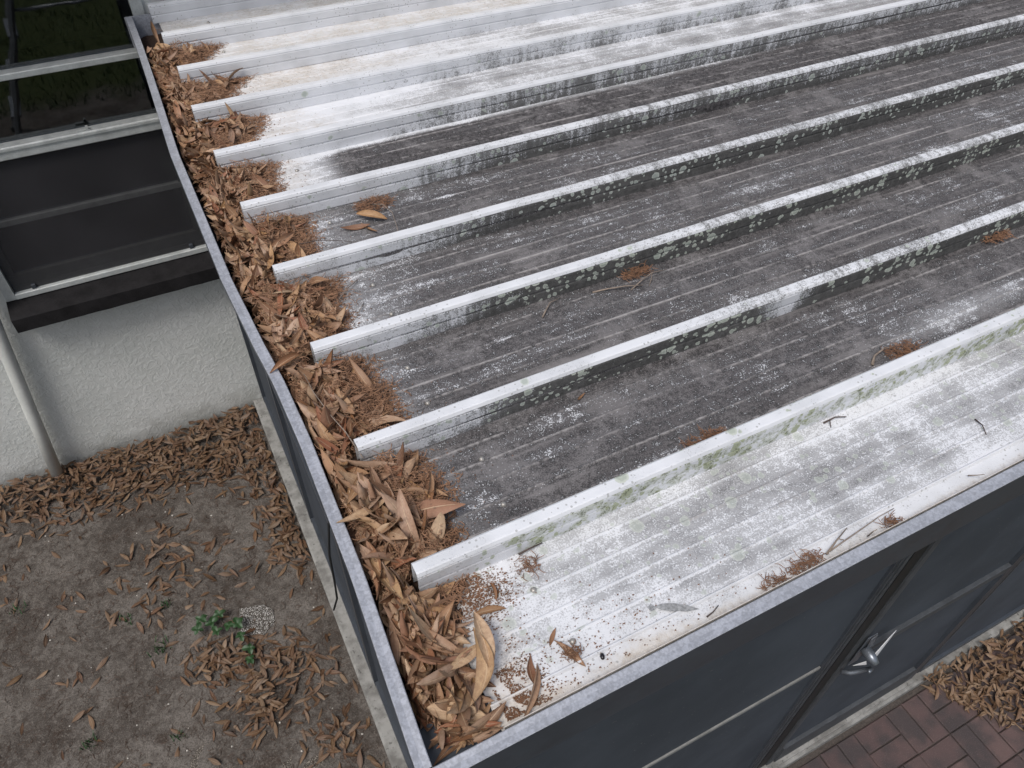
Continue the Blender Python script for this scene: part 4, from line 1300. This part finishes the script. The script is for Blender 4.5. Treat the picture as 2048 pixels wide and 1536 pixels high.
# ------------------------------------------------------------------ ground litter on the left
def gz(x, y): return GZ + ground_h(x, y) - 0.004
def ground_density(x, y):
    d = 0.010
    d += 1.3 * sm(2.62, 3.02, y - 0.05 * math.sin(x * 3) + 0.25 * sm(-0.5, 0.1, x)) * (0.75 + 0.25 * sm(-1.3, -0.3, x))
    d += 1.2 * sm(-0.22, -0.02, x + 0.10 * nz(y * 3, 8)) * sm(1.7, 2.2, y)
    d += 0.8 * blob(x, y, -0.50, 1.62, 0.20, 0.14)
    d += 0.7 * blob(x, y, -0.28, 1.45, 0.22, 0.18)
    d += 0.55 * blob(x, y, -0.38, 1.30, 0.2, 0.12)
    d += 0.55 * blob(x, y, -0.14, 1.05, 0.12, 0.2)
    d += 0.3 * blob(x, y, -0.6, 2.2, 0.3, 0.25)
    d += 0.14 * max(0, nz(x * 4, y * 4, 21)) 
    return d
gl = []
t_ = 0
while len(gl) < 2500 and t_ < 60000:
    t_ += 1
    x, y = random.uniform(-2.0, 0.02), random.uniform(0.55, 3.12)
    d = ground_density(x, y)
    if random.random() > d: continue
    L = random.uniform(0.045, 0.085)
    hgt = 0.010 + (0.028 * random.random() if d > 0.6 else 0.004)
    if y > 2.95: hgt += 0.02
    m3 = rotm(random.gauss(0, 0.28) + (math.pi if random.random() < 0.4 else 0), random.gauss(0, 0.2), random.uniform(0, 6.28)) * L
    i = random.randrange(NLEAF)
    loc = np.array((x, y, gz(x, y) + hgt))
    w3 = PROTO_FLAT[i][0] @ m3.T + loc
    if w3[:, 1].max() > HY - 0.002 or w3[:, 0].max() > 0.024: continue
    if d < 0.45:
        loc[2] += gz(x, y) + 0.001 - w3[:, 2].min()
    gl.append((i, m3, loc))
tag(merge_leaves(gl, M['leaf_old'], 'ground_leaf_litter', PROTO_FLAT), 'brown fallen leaves drifted on the soil against the wall and slab', 'leaf litter', kind='stuff')
def soil_str(r):
    x, y = r.uniform(-1.7, 0.0), r.uniform(0.7, 3.05)
    if r.random() > 0.15 + ground_density(x, y) + 0.6 * max(0, nz(x * 5, y * 5, 30)): return None
    return (x, y, gz(x, y) + 0.003, 1.6)
st = strands(soil_str, 9000, 0.010, 0.04, 0.0009, 9)
tag(st.build('ground_straw', simple('dark_straw', (0.085, 0.05, 0.034), 0.9, 0, 0.5, 50, 0)), 'dark bits of stalk strewn on the soil', 'straw', kind='stuff')
pb = MB()
for _ in range(90):
    x, y = random.uniform(-1.6, 0), random.uniform(0.7, 2.9)
    s = random.uniform(0.002, 0.0055)
    z = gz(x, y)
    pb.tube([(x, y, z - s * 0.3), (x + s * 0.3, y, z + s * 0.3), (x + s * 0.2, y + s * 0.2, z + s * 0.9)], [s * 0.8, s, s * 0.3], 6)
tag(pb.build('shell_grit', M['shell']), 'tiny pale shell chips in the soil', 'grit', kind='stuff')

# stepping stones
def stone(name, pts, z, label):
    n_ = len(pts)
    c0 = (sum(p[0] for p in pts) / n_, sum(p[1] for p in pts) / n_)
    mb = MB()
    vs = []
    for s, h in ((1.0, -0.04), (1.0, 0.010), (0.95, 0.018)):
        vs += [(c0[0] + (p[0] - c0[0]) * s, c0[1] + (p[1] - c0[1]) * s, z + h) for p in pts]
    fs = [tuple(2 * n_ + i for i in range(n_))]
    for l in range(2):
        fs += [(l * n_ + i, l * n_ + (i + 1) % n_, (l + 1) * n_ + (i + 1) % n_, (l + 1) * n_ + i) for i in range(n_)]
    mb.add(vs, fs)
    return tag(mb.build(name, M['aggregate_pale' if 'pale' in label else 'aggregate']), label, 'paver')
stone('stepping_stone', [(-0.375, 1.845), (-0.40, 1.70), (-0.30, 1.655), (-0.235, 1.70), (-0.225, 1.76), (-0.26, 1.815)], GZ - 0.014, 'pale pebbled corner of a stone showing beside the green weed')
stone('stepping_stone', [(-0.30 + 0.145 * math.cos(a) * (1 + 0.08 * math.sin(3 * a)), 1.08 + 0.125 * math.sin(a)) for a in [i * math.pi / 9 for i in range(18)]], GZ - 0.026, 'round brown pebbled stepping stone nearest the slab edge')
stone('stepping_stone', [(-0.62 + 0.12 * math.cos(a) * (1 + 0.1 * math.sin(2 * a)), 1.215 + 0.085 * math.sin(a)) for a in [i * math.pi / 8 for i in range(16)]], GZ - 0.028, 'half buried grey pebbled stone left of the round one')

# green weed
weed = empty('weed', (-0.46, 1.72, GZ))
tag(weed, 'low green weed with toothed leaves beside the pale stone', 'weed')
def weed_leaf():
    mb = MB()
    out = []
    for i in range(9):
        u = i / 8
        wv = 0.32 * math.sin(math.pi * min(1, u * 0.93 + 0.07)) ** 0.8 * (1 + 0.22 * (i % 2)) 
        out.append((u, wv))
    vs = [(u, s * wv, 0.10 * math.sin(u * 3) + abs(s) * wv * 0.25) for u, wv in out for s in (-1, 0, 1)]
    fs = []
    for i in range(8):
        for k in range(2):
            fs.append((i * 3 + k, (i + 1) * 3 + k, (i + 1) * 3 + k + 1, i * 3 + k + 1))
    mb.add(vs, fs)
    return mb.mesh('leaf')
wme = weed_leaf()
wme.materials.append(M['weed'])
stems = [(-0.500, 1.805, 0.0), (-0.460, 1.820, 0.4), (-0.435, 1.745, 1.0), (-0.395, 1.735, 0.5), (-0.395, 1.665, 0.2), (-0.375, 1.60, 1.4), (-0.545, 1.835, 2.2), (-0.49, 1.745, 2.0), (-0.385, 1.545, 0.7), (-0.565, 1.785, 2.6)]
for (x, y, a0) in stems:
    p = Vector((x + 0.46, y - 1.72, 0))
    hgt = random.uniform(0.035, 0.07)
    MB().tube([(p.x * 0.85, p.y * 0.85, 0.0), (p.x * 0.95, p.y * 0.95, hgt * 0.7), (p.x, p.y, hgt)], 0.0014, 5).build('stem', M['weed'], weed)
    for q in range(4):
        a = a0 + q * 1.5 + random.uniform(-0.3, 0.3)
        link('leaf', wme, None, weed, loc=(p.x, p.y, hgt), rot=(random.uniform(-0.25, 0.25), random.uniform(-0.1, 0.35), a), scale=random.uniform(0.024, 0.040))
def tuft(x, y, n_, h, label):
    mb = MB()
    for _ in range(n_):
        a = random.uniform(0, 6.28)
        b = random.uniform(0.2, 0.9)
        hh = h * random.uniform(0.5, 1)
        dx, dy = math.cos(a) * b * hh, math.sin(a) * b * hh
        sx_, sy_ = -math.sin(a) * 0.0022, math.cos(a) * 0.0022
        ox, oy = random.gauss(0, h * 0.35), random.gauss(0, h * 0.35)
        mb.add([(ox - sx_, oy - sy_, 0), (ox + sx_, oy + sy_, 0), (ox + dx * 0.5 + sx_, oy + dy * 0.5 + sy_, hh * 0.7), (ox + dx * 0.5 - sx_, oy + dy * 0.5 - sy_, hh * 0.7), (ox + dx, oy + dy, hh * 0.8)], [(0, 1, 2, 3), (3, 2, 4)])
    o = mb.build('grass_tuft', M['weed'], loc=(x, y, gz(x, y)))
    tag(o, label, 'grass tuft')
tuft(-0.685, 2.02, 22, 0.035, 'small green sprout left of the weed among brown litter')
tuft(-0.745, 1.80, 30, 0.05, 'green grass tuft left of the main leaf patch')
tuft(-0.86, 2.03, 16, 0.04, 'small grass tuft on bare soil left of the sprout')
tuft(-1.10, 1.50, 20, 0.045, 'grass tuft nearest the left edge by scattered leaves')
tuft(-1.33, 2.30, 14, 0.04, 'faint grass tuft at the far left below the pipe')
tuft(-0.75, 1.36, 14, 0.04, 'thin grass tuft between the leaf patch and half buried stone')

# ------------------------------------------------------------------ leaf pile on the paving at the right
pile = []
t_ = 0
while len(pile) < 2300 and t_ < 20000:
    t_ += 1
    x = random.uniform(2.25, 3.5)
    y = random.uniform(-0.75, 0.10)
    # boundary: runs from the slab near x 2.45 out to the lower right
    bnd = 2.31 + 0.10 * sm(0.05, -0.09, y) + 0.15 * sm(-0.09, -0.31, y) + 0.04 * nz(y * 12, 4)
    if x < bnd: continue
    dd = x - bnd
    h = 0.012 + 0.055 * sm(0.0, 0.35, dd) * random.random()
    L = random.uniform(0.045, 0.075)
    m3 = rotm(random.gauss(0, 0.55) + (math.pi if random.random() < 0.4 else 0), random.gauss(0, 0.4), random.gauss(0.4, 1.1)) * L
    i = random.randrange(NLEAF)
    loc = np.array((x, y, GZ + 0.012 + h))
    w3 = PROTO_LO[i][0] @ m3.T + loc
    if w3[:, 1].max() > YW - 0.02: continue
    lo = w3[:, 2].min() - (GZ + (0.057 if y > 0.06 else 0.013))
    if lo < 0 or (h < 0.02): loc[2] -= lo
    if w3[:, 2].max() > GZ + 0.14: continue
    pile.append((i, m3, loc))
tag(merge_leaves(pile, M['leaf_pile'], 'leaf_pile'), 'thick pale brown leaf pile on the brick paving beside the door', 'leaf pile', kind='stuff')

# ------------------------------------------------------------------ ladder and lawn seen in the window
lad = empty('step_ladder', (-0.15, -0.78, GZ))
tag(lad, 'grey step ladder mirrored in the dark window glass', 'ladder')
apx, apz = 0.0, 2.35
for yy_ in (-0.20, 0.20):
    for s in (-1, 1):
        foot = Vector((s * 0.90, yy_ * 1.25, 0.0))
        topp = Vector((s * 0.06, yy_ * 0.8, apz))
        MB().tube([foot, topp], 0.028, 6, smooth=False).build('rail', M['ladder'], lad)
        MB().tube([foot + Vector((-0.035, 0, 0.0)), foot + Vector((0.035, 0, 0.02))], 0.03, 6, smooth=False).build('foot', M['black'], lad)
    MB().tube([(-0.50, yy_ * 1.02, 1.12), (0.50, yy_ * 1.02, 1.12)], 0.012, 6).build('spreader', M['ladder'], lad)
for i in range(1, 7):
    z = i * 0.31
    x = -0.90 + 0.84 * z / apz
    yv = 0.20 * (1.25 - 0.45 * z / apz) - 0.022
    MB().box((x - 0.045, -yv, z - 0.012), (x + 0.045, yv, z + 0.012), 0.003).build('step', M['ladder_step'], lad)
MB().box((-0.13, -0.19, apz - 0.02), (0.13, 0.19, apz + 0.03), 0.006).build('top_cap', M['ladder_step'], lad)
gb = MB()
r_ = random.Random(3)
for _ in range(16000):
    x, y = r_.uniform(-6, 4), -1.3 - 7.5 * r_.random() ** 1.3
    h = r_.uniform(0.03, 0.09)
    a = r_.uniform(0, 6.28)
    wv = 0.006
    bx, by = r_.gauss(0, 0.03), r_.gauss(0, 0.03)
    gb.add([(x - wv * math.cos(a), y - wv * math.sin(a), GZ - 0.004), (x + wv * math.cos(a), y + wv * math.sin(a), GZ - 0.004), (x + bx, y + by, GZ + h)], [(0, 1, 2)])
tag(gb.build('lawn_grass', M['grass']), 'dark green lawn mirrored in the window glass', 'grass', kind='stuff')
